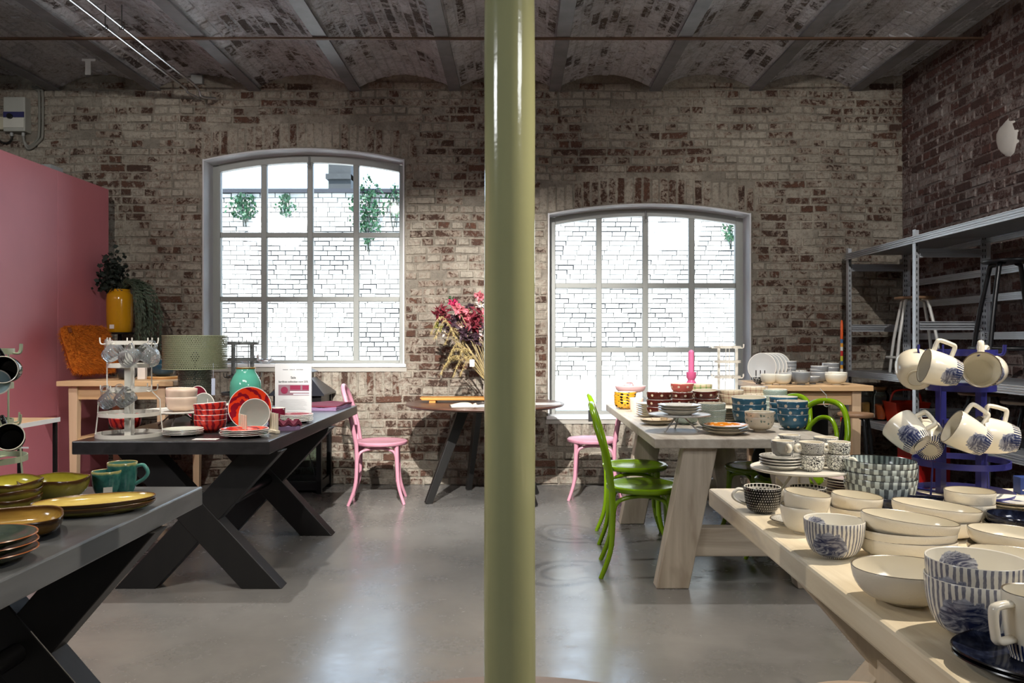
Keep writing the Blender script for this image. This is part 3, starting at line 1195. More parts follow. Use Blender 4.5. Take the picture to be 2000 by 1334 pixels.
# ---- bentwood chairs, facing local +x
def bentwood(name, label, mat, loc, rz, group):
    t = thing(name, label, 'chair', (loc[0], loc[1], 0), rz, group)
    m = MB()
    m.lathe([(0, .437), (.165, .437), (.195, .442), (.205, .452), (.205, .466), (.196, .473), (.175, .470), (.14, .463), (0, .461)], 40)
    m.build('seat', mat, t, 50)
    for s in (-1, 1):
        m = MB()
        m.tube(spline([(.125, s * .125, .44), (.130, s * .13, .30), (.142, s * .142, .14), (.185, s * .172, 0)], 5), [.018 - .006 * i / 15 for i in range(16)], 10)
        m.build('leg', mat, t, 60)
        m = MB()
        m.tube(spline([(-.175, s * .165, .475), (-.172, s * .165, .30), (-.185, s * .172, .14), (-.235, s * .185, 0)], 5), [.0165 - .004 * i / 15 for i in range(16)], 10)
        m.build('leg', mat, t, 60)
    hoop = [(-.175, -.165, .46), (-.20, -.185, .60), (-.235, -.185, .74), (-.275, -.12, .865), (-.288, 0, .900), (-.275, .12, .865), (-.235, .185, .74), (-.20, .185, .60), (-.175, .165, .46)]
    m = MB()
    m.tube(spline(hoop, 6), .0165, 12)
    m.build('back_hoop', mat, t, 60)
    hoop = [(-.185, -.085, .46), (-.205, -.115, .60), (-.235, -.110, .71), (-.262, -.06, .785), (-.268, 0, .805), (-.262, .06, .785), (-.235, .110, .71), (-.205, .115, .60), (-.185, .085, .46)]
    m = MB()
    m.tube(spline(hoop, 6), .013, 12)
    m.build('inner_hoop', mat, t, 60)
    corners = [(.13, -.13), (.13, .13), (-.175, .168), (-.175, -.168)]
    for (a, b) in ((0, 1), (1, 2), (3, 0)):
        pa, pb = Vector(corners[a]), Vector(corners[b])
        pm = (pa + pb) / 2 * .82
        m = MB()
        m.tube(spline([(pa.x, pa.y, .17), (pa.x * .97, pa.y * .97, .30), (pa.x * .8 + pm.x * .2, pa.y * .8 + pm.y * .2, .40), (pm.x, pm.y, .425),
                       (pb.x * .8 + pm.x * .2, pb.y * .8 + pm.y * .2, .40), (pb.x * .97, pb.y * .97, .30), (pb.x, pb.y, .17)], 5), .011, 8)
        m.build('brace', mat, t, 60)
    return t


M_PINKCH = solid('pink_lacquer', C(196, 138, 156), .3, var=.06)
M_GREENCH = solid('lime_lacquer', C(112, 146, 10), .2, var=.08)
bentwood('bentwood_chair', 'pink bentwood chair beside the black lantern', M_PINKCH, (at(744, 6.38)[0], 6.385), .10, 'pink bentwood chairs')
bentwood('bentwood_chair', 'pink bentwood chair half hidden behind the whitewashed table corner', M_PINKCH, (at(1158, 6.52)[0], 6.53), PI - .12, 'pink bentwood chairs')
bentwood('bentwood_chair', 'nearest lime green bentwood chair at the left side of the whitewashed table', M_GREENCH, (at(1258, 4.46)[0], 4.46), -.10, 'green bentwood chairs')
bentwood('bentwood_chair', 'lime green bentwood chair behind the nearest green one', M_GREENCH, (at(1240, 5.18)[0], 5.18), -.06, 'green bentwood chairs')
bentwood('bentwood_chair', 'lime green bentwood chair with cable tie at the right of the whitewashed table', M_GREENCH, (1.55, 4.62), PI + .50, 'green bentwood chairs')
bentwood('bentwood_chair', 'lime green bentwood chair furthest back on the right of the whitewashed table', M_GREENCH, (1.50, 5.09), PI + .35, 'green bentwood chairs')
m = MB()
p = Vector((1.80, 4.755, .885))
m.tube([p + Vector((.02 * math.cos(a), .006, .02 * math.sin(a))) for a in [k * PI / 4 for k in range(8)]], .0022, 5, True)
m.tube([p + Vector((0, 0, .02)), p + Vector((-.01, -.01, .05)), p + Vector((-.045, -.01, .085))], .0022, 5)
tag(m.build('cable_tie', solid('white_nylon', C(226, 226, 226), .4)), 'white cable tie looped round the green chair back', 'cable tie')
m = MB()
m.ball((0, 0, .10), .10, .08, .10, 16, 10)
m.tube(spline([(-.05, 0, .18), (-.03, 0, .25), (.03, 0, .25), (.05, 0, .18)], 5), .007, 6)
tag(m.build('bag', solid('black_bag', C(18, 20, 22), .7, bump=.4), loc=(1.43, 4.64, .472)), 'small black bag lying on a green chair seat under the table', 'bag')

# ---- pine side tables
M_PINE = wood('clear_pine', C(214, 184, 152), C(192, 160, 126), 2, .8, .5)
M_PINET = wood('clear_pine_top', C(218, 184, 142), C(192, 154, 110), 0, .8, .45)


def pine_table(label, x0, x1, y0, y1, z, shelf=None, leg=.062):
    t = thing('pine_table', label, 'table', ((x0 + x1) / 2, (y0 + y1) / 2, 0), group='pine side tables')
    a, b = (x1 - x0) / 2, (y1 - y0) / 2
    slab('tabletop', -a, a, -b, b, z, .036, M_PINET, t, .004)
    for sx in (-1, 1):
        for sy in (-1, 1):
            m = MB()
            xx, yy = sx * (a - .10), sy * (b - .06)
            m.beam((xx, yy, z - .037), (xx, yy, 0), leg, leg, (0, 1, 0), 0, leg * .72, leg * .72)
            m.build('leg', M_PINE, t, 0, bevel=.003)
    for sy in (-1, 1):
        m = MB()
        m.box(-a + .13, a - .13, sy * (b - .06) - .011, sy * (b - .06) + .011, z - .13, z - .037)
        m.build('apron', M_PINET, t, 0)
    for sx in (-1, 1):
        m = MB()
        m.box(sx * (a - .10) - .011, sx * (a - .10) + .011, -b + .09, b - .09, z - .13, z - .037)
        m.build('apron', M_PINET, t, 0)
    if shelf:
        m = MB()
        m.box(-a + .07, a - .07, -b + .05, b - .05, shelf - .022, shelf)
        m.build('shelf', M_PINET, t, 0)
    return t


pine_table('pale pine side table against the pink partition', -3.22, -2.40, 5.72, 6.46, .965, .56)
pine_table('pale pine side table carrying grey bowls beside the shelving', 1.66, 2.36, 5.42, 6.22, .95, .34)
m = MB()
m.box(-.26, .26, -.04, .04, 0, .46)
m.box(-.27, .27, -.045, .045, .46, .475)
tag(m.build('display_crate', solid('black_board', C(20, 20, 20), .7), None, 0, loc=(2.01, 6.02, .34)), 'black crate standing on the lower shelf of the pine table', 'crate')

# small tables and stools
t = thing('side_table', 'small side table with thin black metal legs at the left edge', 'table', (-2.78, 4.35, 0))
slab('tabletop', -.30, .24, -.16, .20, .822, .018, wood('oak_top', C(196, 164, 128), C(168, 136, 102), 0, .8), t, .003)
m = MB()
m.box(-.302, .243, -.164, -.16, .80, .824)
m.box(.239, .243, -.16, .20, .80, .824)
m.build('edge_band', solid('white_edge', C(226, 226, 224), .4), t, 0)
for sx in (-.27, .225):
    for sy in (-.14, .18):
        m = MB()
        m.box(sx - .009, sx + .009, sy - .009, sy + .009, 0, .803)
        m.build('leg', solid('black_metal', C(22, 22, 22), .4, .3), t, 0)
m = MB()
m.beam((.236, -.145, .70), (.275, -.15, .70), .003, .008)
m.build('tag_tie', solid('white_nylon', C(226, 226, 226), .4), t, 0)


def stool(label, loc, z, r, seat_mat, leg_mat, spread, n=4, lr=.011, th=.025, ring=None, rot=.4, base=0.0, group=None):
    t = thing('stool', label, 'stool', (loc[0], loc[1], base), rot, group)
    m = MB()
    m.lathe([(0, z - th), (r * .96, z - th), (r, z - th * .7), (r, z - th * .25), (r * .97, z), (0, z)], 36)
    m.build('seat', seat_mat, t, 40)
    for k in range(n):
        a = 2 * PI * k / n
        c, s = math.cos(a), math.sin(a)
        m = MB()
        m.tube(spline([(r * .45 * c, r * .45 * s, z - th), (r * .72 * c, r * .72 * s, z - th - .01), (r * .84 * c, r * .84 * s, z - th - .06), ((r + spread * .5) * c, (r + spread * .5) * s, z * .45), ((r + spread) * c, (r + spread) * s, 0)], 4), lr, 10)
        m.build('leg', leg_mat, t, 60)
    if ring:
        m = MB()
        rr = r + spread * (1 - ring / z) - .004
        pts = [(rr * math.cos(2 * PI * k / 32), rr * math.sin(2 * PI * k / 32), ring) for k in range(32)]
        m.tube(pts, lr * .8, 8, True)
        m.build('foot_ring', leg_mat, t, 60)
    return t


M_OAKSEAT = wood('oak_seat', C(146, 112, 84), C(112, 84, 62), 0, .9, .45)
M_GREYSEAT = wood('weathered_seat', C(172, 154, 136), C(140, 122, 104), 0, .9, .55)
M_BLKTUBE = solid('black_tube', C(22, 22, 24), .35, .3)
M_WHTTUBE = solid('white_tube', C(216, 216, 212), .4, .1)
stool('wooden stool beside the pale slab table at the bottom edge', (.545, 1.262), .68, .115, M_GREYSEAT, M_BLKTUBE, .05, 3)
stool('small wooden bar stool with black legs in front of the pine table', (at(1671, 5.2)[0], 5.20), .79, .11, M_OAKSEAT, M_BLKTUBE, .05, 4, .012, rot=.2)

# ---- galvanised shelving along the right wall
M_GALV = solid('galvanised_steel', C(206, 210, 216), .38, .6, var=.3, sc=5)
XS0, XS1 = 2.755, 3.275
YSH = [6.86, 5.71, 4.30]
t = thing('metal_shelving', 'galvanised metal shelving unit against the right brick wall', 'shelving', (XS0, 5.71, 0))
def perf():
    n = NT('perforated_galvanised', .3, .8)
    z = n.sep(n.obj())
    fz = n.ma('ABSOLUTE', n.ma('SUBTRACT', n.ma('FRACT', n.ma('MULTIPLY', z[2], 28.0)), .5))
    n.color(n.mix(n.step(fz, .36, .04), C(190, 194, 200), C(150, 153, 158)))
    return n.m
for y in YSH:
    for (x, sx) in ((XS0, 1), (XS1, -1)):
        m = MB()
        xx, yy = x - XS0, y - 5.71
        ztop = 2.02
        m.box(min(xx, xx + sx * .045), max(xx, xx + sx * .045), yy - .0015, yy + .0015, 0, ztop)
        m.box(min(xx, xx + sx * .003), max(xx, xx + sx * .003), yy - .045, yy + .0015, 0, ztop)
        up = m.build('upright', M_GALV, t, 0)
        sl = MB()
        for k in range(46):
            zq = .06 + k * .042
            for off in (.014, .030):
                sl.box(xx + sx * off - .003, xx + sx * off + .003, yy - .0028, yy - .0016, zq, zq + .02)
        tag(sl.build('slots', solid('slot_dark', C(36, 38, 40), .6), up, 0), kind='stuff')
def cbeam(p, q, h, dirn):
    """folded shelf beam: web with two lips"""
    m = MB()
    p, q = Vector(p), Vector(q)
    d = Vector(dirn)
    for (a, b, th) in ((0, h, .003),):
        m.beam(p + Vector((0, 0, h / 2)), q + Vector((0, 0, h / 2)), .003, h)
    for zq in (.0, h * .36, h * .64, h):
        m.beam(p + d * .007 + Vector((0, 0, zq)), q + d * .007 + Vector((0, 0, zq)), .016, .005)
    m.build('beam', M_GALV, t, 0)
for i in range(2):
    ya, yb = YSH[i + 1] - 5.71 + .002, YSH[i] - 5.71 - .002
    for zq in (1.97, 1.0, .62, .12):
        cbeam((.0, ya, zq - .045), (.0, yb, zq - .045), .045, (-1, 0, 0))
        cbeam((XS1 - XS0, ya, zq - .045), (XS1 - XS0, yb, zq - .045), .045, (-1, 0, 0))
        m = MB()
        m.box(.004, XS1 - XS0 - .004, ya + .003, yb - .003, zq - .006, zq + .002)
        m.build('shelf', solid('shelf_sheet', C(170, 174, 180), .35, .7, var=.2, sc=4), t, 0)
    for zq in (1.70, 1.52, 1.26):
        cbeam((XS1 - XS0, ya, zq), (XS1 - XS0, yb, zq), .045, (-1, 0, 0))
for y in YSH[:2]:
    for zq in (1.83, 1.325, .72):
        cbeam((.045, y - 5.71 - .01, zq), (XS1 - XS0 - .045, y - 5.71 - .01, zq), .055, (0, -1, 0))
stool('white stool with dark wooden seat on the metal shelf', (3.02, 6.22), .58, .145, M_OAKSEAT, M_WHTTUBE, .07, 4, .012, .02, .12, .5, 1.002)
stool('tall black bar stool standing on the metal shelf at the right edge', (3.04, 5.05), .745, .16, solid('black_seat', C(26, 26, 28), .35), M_BLKTUBE, .09, 4, .0145, .018, .20, .55, 1.002)
stool('black tube stool with wooden seat on the lower metal shelf', (3.03, 5.33), .29, .145, M_OAKSEAT, M_BLKTUBE, .03, 4, .011, .018, None, .3, .622)
stool('black tube stool on the lower metal shelf nearest the right edge', (3.02, 4.83), .27, .150, M_GREYSEAT, M_BLKTUBE, .03, 4, .012, .018, None, .7, .622)

# colour-banded pole leaning behind the pine table
t = thing('striped_pole', 'slim pole of bright colour bands topped orange beside the shelving', 'pole', (2.52, 6.36, 0))
bands = [('f', C(226, 90, 24), .15), ('a', C(200, 200, 60), .04), ('b', C(225, 225, 220), .03), ('c', C(70, 110, 160), .03), ('d', C(200, 40, 40), .04), ('e', C(230, 160, 50), .03)]
zq = 1.41
k = 0
while zq > .02:
    nm, c, l = bands[0] if k == 0 else bands[1 + (k * 2) % 5]
    l = min(l, zq)
    m = MB()
    if k == 0:
        m.lathe([(0, zq), (.006, zq - .005), (.011, zq - .03), (.011, zq - l), (0, zq - l)], 10)
    else:
        m.lathe([(0, zq), (.0105, zq), (.0105, zq - l), (0, zq - l)], 10)
    m.build('band', solid('band_' + nm, c, .4), t, 40)
    zq -= l
    k += 1

# things on the lowest shelves
t = thing('storage_basket', 'orange red plastic basket on the lower metal shelf', 'basket', (2.98, 6.28, .622))
M_ORRED = solid('orange_red_plastic', C(214, 52, 24), .4)
m = MB()
m.lathe([(0, 0), (.14, 0), (.18, .16), (.185, .16), (.17, .155), (.135, .01), (0, .01)], 4, None, lambda x, y, z: (x * 1.1 * .7071 - y * .7071, (x * 1.1 + y) * .7071, z))
m.build('body', M_ORRED, t, 30)
m = MB()
m.tube(spline([(-.12, 0, .15), (-.08, 0, .24), (.08, 0, .24), (.12, 0, .15)], 5), .008, 6)
m.build('handle', M_ORRED, t)
m = MB()
m.box(-.12, .12, -.15, .15, 0, .42)
m.box(-.125, .125, -.155, .155, .42, .44)
tag(m.build('storage_box', solid('red_box', C(196, 30, 26), .5), None, 0, bevel=.006, loc=(2.95, 5.95, .122)), 'tall red box on the bottom metal shelf', 'box')
M_JAR = glass_pane('jar_glass', (.86, .9, .88, 1))
for i, (x, y, lab) in enumerate(((2.82, 6.62, 'glass storage jar with cork granules nearest the pine table'), (2.86, 6.45, 'glass storage jar with orange filling beside the basket'))):
    t = thing('storage_jar', lab, 'jar', (x, y, .622), group='jars on the lower shelf')
    m = MB()
    m.lathe([(0, .004), (.062, .004), (.066, .02), (.066, .20), (.05, .225), (.05, .24), (.046, .24), (.046, .225), (.062, .2), (.062, .022), (0, .012)], 24)
    m.build('glass', M_JAR, t)
    m = MB()
    m.lathe([(0, .013), (.060, .013), (.060, .12), (.03, .128), (0, .12)], 20)
    m.build('filling', [solid('cork_granules', C(176, 120, 60), .9, var=.5, sc=60), solid('orange_filling', C(206, 84, 30), .8, var=.5, sc=60)][i], t)
    m = MB()
    m.lathe([(0, .225), (.045, .225), (.048, .262), (0, .262)], 20)
    m.build('stopper', solid('cork', C(170, 130, 86), .9, var=.3, sc=40), t, 30)

# ---- lantern on the floor
M_LBLK = solid('lantern_black', C(20, 20, 22), .35, .4)
t = thing('floor_lantern', 'large black metal lantern with pitched roof beside the pink chair', 'lantern', (-1.79, 6.86, 0))
a, hb = .175, .80
for sx in (-1, 1):
    for sy in (-1, 1):
        m = MB()
        m.box(sx * a - .02, sx * a + .02, sy * a - .02, sy * a + .02, 0, hb)
        m.build('post', M_LBLK, t, 0)
for zq, h in ((0.03, .07), (hb - .10, .10)):
    for s in (-1, 1):
        m = MB()
        m.box(-a + .02, a - .02, s * a - .012, s * a + .012, zq, zq + h)
        m.build('rail', M_LBLK, t, 0)
        m = MB()
        m.box(s * a - .012, s * a + .012, -a + .02, a - .02, zq, zq + h)
        m.build('rail', M_LBLK, t, 0)
m = MB()
m.box(-a, a, -a, a, .03, .045)
m.build('floor_plate', M_LBLK, t, 0)
for s in (-1, 1):
    m = MB()
    m.box(-a + .02, a - .02, s * a - .002, s * a + .002, .10, hb - .10)
    m.build('pane', M_JAR, t, 0)
    m = MB()
    m.box(s * a - .002, s * a + .002, -a + .02, a - .02, .10, hb - .10)
    m.build('pane', M_JAR, t, 0)
    m = MB()
    m.beam((-a + .02, s * (a + .004), .10), (0, s * (a + .004), hb - .12), .006, .006)
    m.beam((a - .02, s * (a + .004), .10), (0, s * (a + .004), hb - .12), .006, .006)
    m.build('cross_wire', M_LBLK, t, 0)
def pyramid(nm, z0, z1, r0, r1, lip=.012):
    m = MB()
    m.lathe([(0, z0), (r0 * 1.414, z0), (r0 * 1.414, z0 + lip), (r1 * 1.414, z1), (0, z1 + .001)], 4, None, lambda x, y, z: ((x - y) * .7071, (x + y) * .7071, z))
    m.build(nm, solid('lantern_roof', C(60, 62, 70), .3, .6), t, 20)
pyramid('roof', hb, hb + .14, .225, .085)
m = MB()
m.box(-.07, .07, -.07, .07, hb + .14, hb + .19)
m.build('vent', M_LBLK, t, 0)
pyramid('vent_cap', hb + .185, hb + .245, .10, .005, .006)

# ================================================================== TABLEWARE
def bowl_prof(r, h, fr, p=1.0, t=.004, fh=.006, n=9):
    """outside from the foot up, over the rim, and down the inside; returns profile and material runs"""
    P = [(0, .002), (fr * .88, .002), (fr * .92, 0), (fr, 0), (fr, fh)]
    cv = []
    for k in range(1, n + 1):
        a = k / n * PI / 2
        cv.append((fr + (r - fr) * math.sin(a) ** p, fh + (h - fh) * (1 - math.cos(a))))
    P += cv
    no = len(P) - 1
    P += [(r - t * .3, h + t * .35), (r - t, h)]
    for (x, z) in reversed(cv[:-1]):
        P.append((max(x - t, 0.002), z + t * .6))
    P.append((0, fh + t * .6))
    return P, [0] * no + [2, 2] + [1] * (len(P) - 1 - no - 2)


def plate_prof(r, h, fr=None, t=.004):
    fr = fr or r * .6
    P = [(0, .002), (fr * .9, .002), (fr * .93, 0), (fr, 0), (fr * 1.05, .003), (r * .82, h * .55), (r, h)]
    no = len(P) - 1
    P += [(r - .001, h + t * .5), (r - t, h + t * .4), (r * .80, h * .55 + t), (fr * 1.0, t + .002), (0, t + .002)]
    return P, [0] * no + [2, 2] + [1] * (len(P) - 1 - no - 2)


def bowl_mesh(name, mats, r, h, fr, p=1.0, t=.004, fh=.006, fn=None, seg=44):
    P, mm = bowl_prof(r, h, fr, p, t, fh)
    b = MB()
    b.lathe(P, seg, mm, fn)
    return b.mesh(name, mats, 50)


def plate_mesh(name, mats, r, h, fr=None, fn=None, seg=48, t=.004):
    P, mm = plate_prof(r, h, fr, t)
    b = MB()
    b.lathe(P, seg, mm, fn)
    return b.mesh(name, mats, 50)


ORD = {1: ['only'], 2: ['lower', 'upper'], 3: ['bottom', 'middle', 'top'], 4: ['bottom', 'third', 'second', 'top'], 5: ['bottom', 'fourth', 'third', 'second', 'top'], 6: ['bottom', 'fifth', 'fourth', 'third', 'second', 'top']}


def stack(name, cat, me, xy, z, n, dz, desc, rz=0.0, tilt=None, spin=0.0, jit=.002):
    """n nested pieces, each an object of its own; desc reads on from '<which> one of the ...'"""
    out = []
    for i in range(n):
        o = put(name, me, (xy[0] + RND.uniform(-jit, jit), xy[1] + RND.uniform(-jit, jit), z + i * dz), (0, 0, rz + spin * i + RND.uniform(-.05, .05)))
        if n == 1:
            tag(o, desc, cat)
        else:
            tag(o, '%s one of the %s' % (ORD[n][i], desc), cat, desc)
        out.append(o)
    if tilt:
        o = out[-1]
        o.rotation_euler = (tilt[0], tilt[1], o.rotation_euler[2])
        o.location.z += tilt[2] if len(tilt) > 2 else 0
    return out


M_CREAMC = ceram('cream_glaze', p_plain(CREAM))
M_WHITEC = ceram('white_glaze', p_plain(WHITE))
M_RIMDK = solid('dark_rim_line', C(96, 84, 66), .3)
M_RIMW = solid('white_rim', C(236, 232, 222), .2)
TZ = .7605
# ---------- near right table
M_PEONY = ceram('peony_stripe', p_stripes(C(236, 232, 220), C(40, 50, 96), 44, .46, .5, [(.645, .56, .115, .34), (.20, .56, .10, .33)]))
M_PEONYIN = ceram('peony_inside', p_motif(C(236, 232, 220), [(.30, 1.25, .09, .2)]))
me_peony = bowl_mesh('peony_bowl', [M_PEONY, M_PEONYIN, M_RIMW], .0665, .083, .030, .72, .003, .005)
o = stack('peony_bowl', 'bowl', me_peony, at(1628, 1.86), TZ, 1, .02, 'white bowl with blue stripes and painted peony alone at the table edge', rz=.1)
me_peony2 = bowl_mesh('peony_bowl', [M_PEONY, M_PEONYIN, M_RIMW], .0775, .096, .034, .72, .003, .005)
stack('peony_bowl', 'bowl', me_peony2, at(1905, 1.365), TZ, 2, .030, 'pair of nested blue striped peony bowls in the foreground', rz=-.05, spin=-.35)
M_EMB = NT('embossed_cream', .2)
M_EMB.color(C(238, 230, 212))
M_EMB.bump(M_EMB.noise(M_EMB.obj(), 95.0, 3.0, .6, .8), .22, .004)
M_EMB = M_EMB.m
me_cb = bowl_mesh('cream_bowl', [M_EMB, M_CREAMC, M_RIMDK], .0575, .070, .024, .68, .0028)
stack('cream_bowl', 'bowl', me_cb, at(1571, 2.09), TZ, 2, .030, 'pair of small cream bowls behind the lone peony bowl', tilt=(.04, .10, .003))
me_cb2 = bowl_mesh('cream_bowl', [M_EMB, M_CREAMC, M_RIMDK], .064, .052, .040, .5, .0028)
stack('cream_bowl', 'bowl', me_cb2, at(1671, 2.16), TZ, 2, .028, 'pair of straight cream bowls in front of the checked bowls', tilt=(.02, .07, .003))
me_ct = bowl_mesh('cream_bowl', [M_EMB, M_CREAMC, M_RIMDK], .0605, .070, .026, .55, .0028)
stack('cream_bowl', 'bowl', me_ct, at(1894, 2.13), TZ, 2, .030, 'pair of tall cream bowls in front of the blue rack')
ov = lambda k, q=1.0: (lambda x, y, z: (x * q, y * k, z))
me_ov = bowl_mesh('cream_oval_bowl', [M_EMB, M_CREAMC, M_RIMDK], .104, .046, .06, .55, .003, fn=ov(.72))
stack('cream_oval_bowl', 'bowl', me_ov, at(1772, 1.845), TZ, 3, .019, 'three nested oval cream bowls beside the lone peony bowl', rz=-.20, tilt=(.0, .10, .008))
stack('cream_oval_bowl', 'bowl', me_ov, at(1826, 2.05), TZ, 2, .022, 'two nested oval cream bowls in front of the navy platter', rz=-.22, tilt=(.0, .09, .010))
me_big = bowl_mesh('cream_salad_bowl', [M_EMB, M_CREAMC, M_RIMDK], .098, .066, .036, .85, .003, fn=ov(.86))
stack('cream_salad_bowl', 'bowl', me_big, at(1772, 1.53), TZ, 1, .02, 'single wide cream bowl left of the foreground peony bowls', rz=-.1)
me_rb = bowl_mesh('cream_bowl', [M_EMB, M_CREAMC, M_RIMDK], .100, .042, .055, .6, .003, fn=ov(.8))
stack('cream_bowl', 'bowl', me_rb, at(1985, 1.80), TZ, 2, .020, 'pair of shallow cream bowls at the right edge', rz=-.1, tilt=(0, .08, .006))
stack('cream_bowl', 'bowl', me_rb, at(1992, 1.61), TZ, 2, .020, 'pair of shallow cream bowls just behind the foreground peony bowls', rz=.1, tilt=(0, .10, .006))
M_NAVY = ceram('navy_glaze', p_speck(C(20, 24, 40), C(46, 54, 78), 6.0, .55, .7), .1)
M_NAVYRIM = solid('navy_rim', C(30, 26, 24), .2)
me_nav = bowl_mesh('navy_dish', [M_NAVY, M_NAVY, M_NAVYRIM], .135, .038, .09, .6, .004, fn=ov(.42))
stack('navy_dish', 'dish', me_nav, at(1806, 2.285), TZ + .008, 1, .02, 'long navy blue dish in front of the checked bowls', rz=-.30)
me_nb = bowl_mesh('navy_bowl', [M_NAVY, M_NAVY, M_NAVYRIM], .085, .042, .04, .7, .004)
stack('navy_bowl', 'bowl', me_nb, at(1998, 2.00), TZ, 2, .014, 'pair of navy bowls at the right edge behind the cream bowls', tilt=(.0, .06, .004))
me_np = plate_mesh('navy_plate', [M_NAVY, M_NAVY, M_NAVYRIM], .105, .016, .062, fn=lambda x, y, z: (x * (1 + .04 * math.sin(3 * math.atan2(y, x))), y * (1 + .03 * math.cos(4 * math.atan2(y, x))), z))
stack('navy_plate', 'plate', me_np, at(2016, 1.215), TZ, 2, .009, 'pair of wavy navy plates in the lower right corner')
M_BWP = ceram('blue_white_plate', p_motif(WHITE, [(.5, 1.5, .2, .2), (.1, 1.7, .15, .15)]))
me_bw = plate_mesh('patterned_plate', [M_WHITEC, M_BWP, M_RIMDK], .085, .012)
stack('patterned_plate', 'plate', me_bw, at(1980, 2.42), TZ, 2, .007, 'two white plates with blue print behind the navy bowls')


def mug(name, label, loc, r, h, fr, mats, rz=0.0, handle='round', group=None, p=.6, hs=1.0, base=None, cat='mug', t=.003, z0=.3, z1=.85, hr=.0048):
    """body and handle; the handle stands at local +x"""
    T = thing(name, label, cat, loc, rz, group)
    key = (name, r, h, fr, tuple(x.name for x in mats), p, handle, hs)
    if key not in MUGS:
        P, mm = bowl_prof(r, h, fr, p, t, .004)
        b = MB()
        b.lathe(P, 36, mm)
        body = b.mesh('mug_body', mats, 50)
        b = MB()
        rr = lambda z: fr + (r - fr) * math.sin(min(1, max(z / h, .02)) ** .5 * PI / 2) ** p
        xa, xb = rr(h * z1) - .002, rr(h * z0) - .002
        e = h * .34 * hs
        if handle == 'round':
            pts = spline([(xa, 0, h * z1), (xa + e * .7, 0, h * (z1 + .03)), (xa + e * 1.15, 0, h * (z1 * .65 + z0 * .35)), (xa + e * .8, 0, h * (z0 * .7 + z1 * .3)), (xb, 0, h * z0)], 6)
            b.tube(pts, hr, 9, flat=1.35)
        elif handle == 'ring':
            c = Vector((r + e * .45, 0, h * .60))
            b.tube([c + Vector((e * .62 * math.cos(a), 0, e * .62 * math.sin(a))) for a in [2 * PI * k / 18 for k in range(18)]], hr * 1.05, 9, True, flat=1.3)
        else:
            pts = spline([(xa, 0, h * z1), (xa + e * .85, 0, h * (z1 - .02)), (xa + e * 1.12, 0, h * (z1 - .10)), (xa + e * 1.0, 0, h * (z0 + .12)), (xa + e * .8, 0, h * z0), (xb, 0, h * (z0 + .02))], 6)
            b.tube(pts, hr, 9, flat=1.4)
        MUGS[key] = (body, b.mesh('mug_handle', mats[2] if name == 'black_dotted_mug' else mats[1], 60))
    bm, hm = MUGS[key]
    put('body', bm, (0, 0, 0), parent=T)
    put('handle', hm, (0, 0, 0), parent=T)
    return T


MUGS = {}
M_PMUG = ceram('peony_mug', p_motif(C(236, 230, 214), [(.70, .45, .12, .30), (.25, .45, .11, .28)], (34, .44)))
M_MUGIN = ceram('mug_inside', p_plain(C(238, 232, 216)))
T = mug('peony_mug', 'white mug with angular handle standing on the navy plates', (*at(2018, 1.215), TZ + .019), .042, .098, .030, [M_PMUG, M_MUGIN, M_RIMDK], PI + .25, 'angular', p=1.4, hr=.006, hs=.85)
m = MB()
m.box(-.011, .011, -.0005, .0005, 0, .026)
m.build('barcode_label', ceram('barcode', p_plain(C(226, 224, 216))), T, 0, loc=(.0, -.0352, .026))
bc = MB()
for k in range(9):
    x = -.009 + k * .002
    bc.box(x, x + RND.choice((.0006, .0012)), -.0362, -.0358, .040, .050)
for k in range(2):
    bc.box(-.009, .008, -.0362, -.0358, .030 + k * .004, .0312 + k * .004)
tag(bc.build('barcode', solid('print_black', C(40, 40, 40), .6), T, 0), kind='stuff')

# black and white dotted breakfast mugs
M_BLKDOT = ceram('black_dotted', p_dots(C(24, 22, 22), C(214, 210, 202), 44, 15, .17), .2)
M_DOTIN = ceram('big_dot_inside', p_dots(C(232, 228, 216), C(16, 16, 16), 26, 8, .36), .2)
mug('black_dotted_mug', 'black mug covered in columns of white dots', (*at(1489, 2.335), TZ), .0515, .073, .024, [M_BLKDOT, M_DOTIN, M_RIMW], PI - .1, 'round', p=.55, hs=1.15)
mug('black_dotted_mug', 'second dotted mug mostly hidden behind the small cream bowls', (*at(1577, 2.40), TZ), .052, .060, .028, [M_BLKDOT, M_DOTIN, M_RIMW], .6, 'round', p=.55)
M_SAU = ceram('saucer_floral', p_speck(C(226, 224, 214), C(60, 64, 76), 40.0, .5, .8))
me_sau = plate_mesh('saucer', [M_WHITEC, M_SAU, M_RIMDK], .058, .012)
stack('saucer', 'saucer', me_sau, at(1548, 2.19), TZ, 1, .01, 'patterned saucer peeping out behind the small cream bowls')


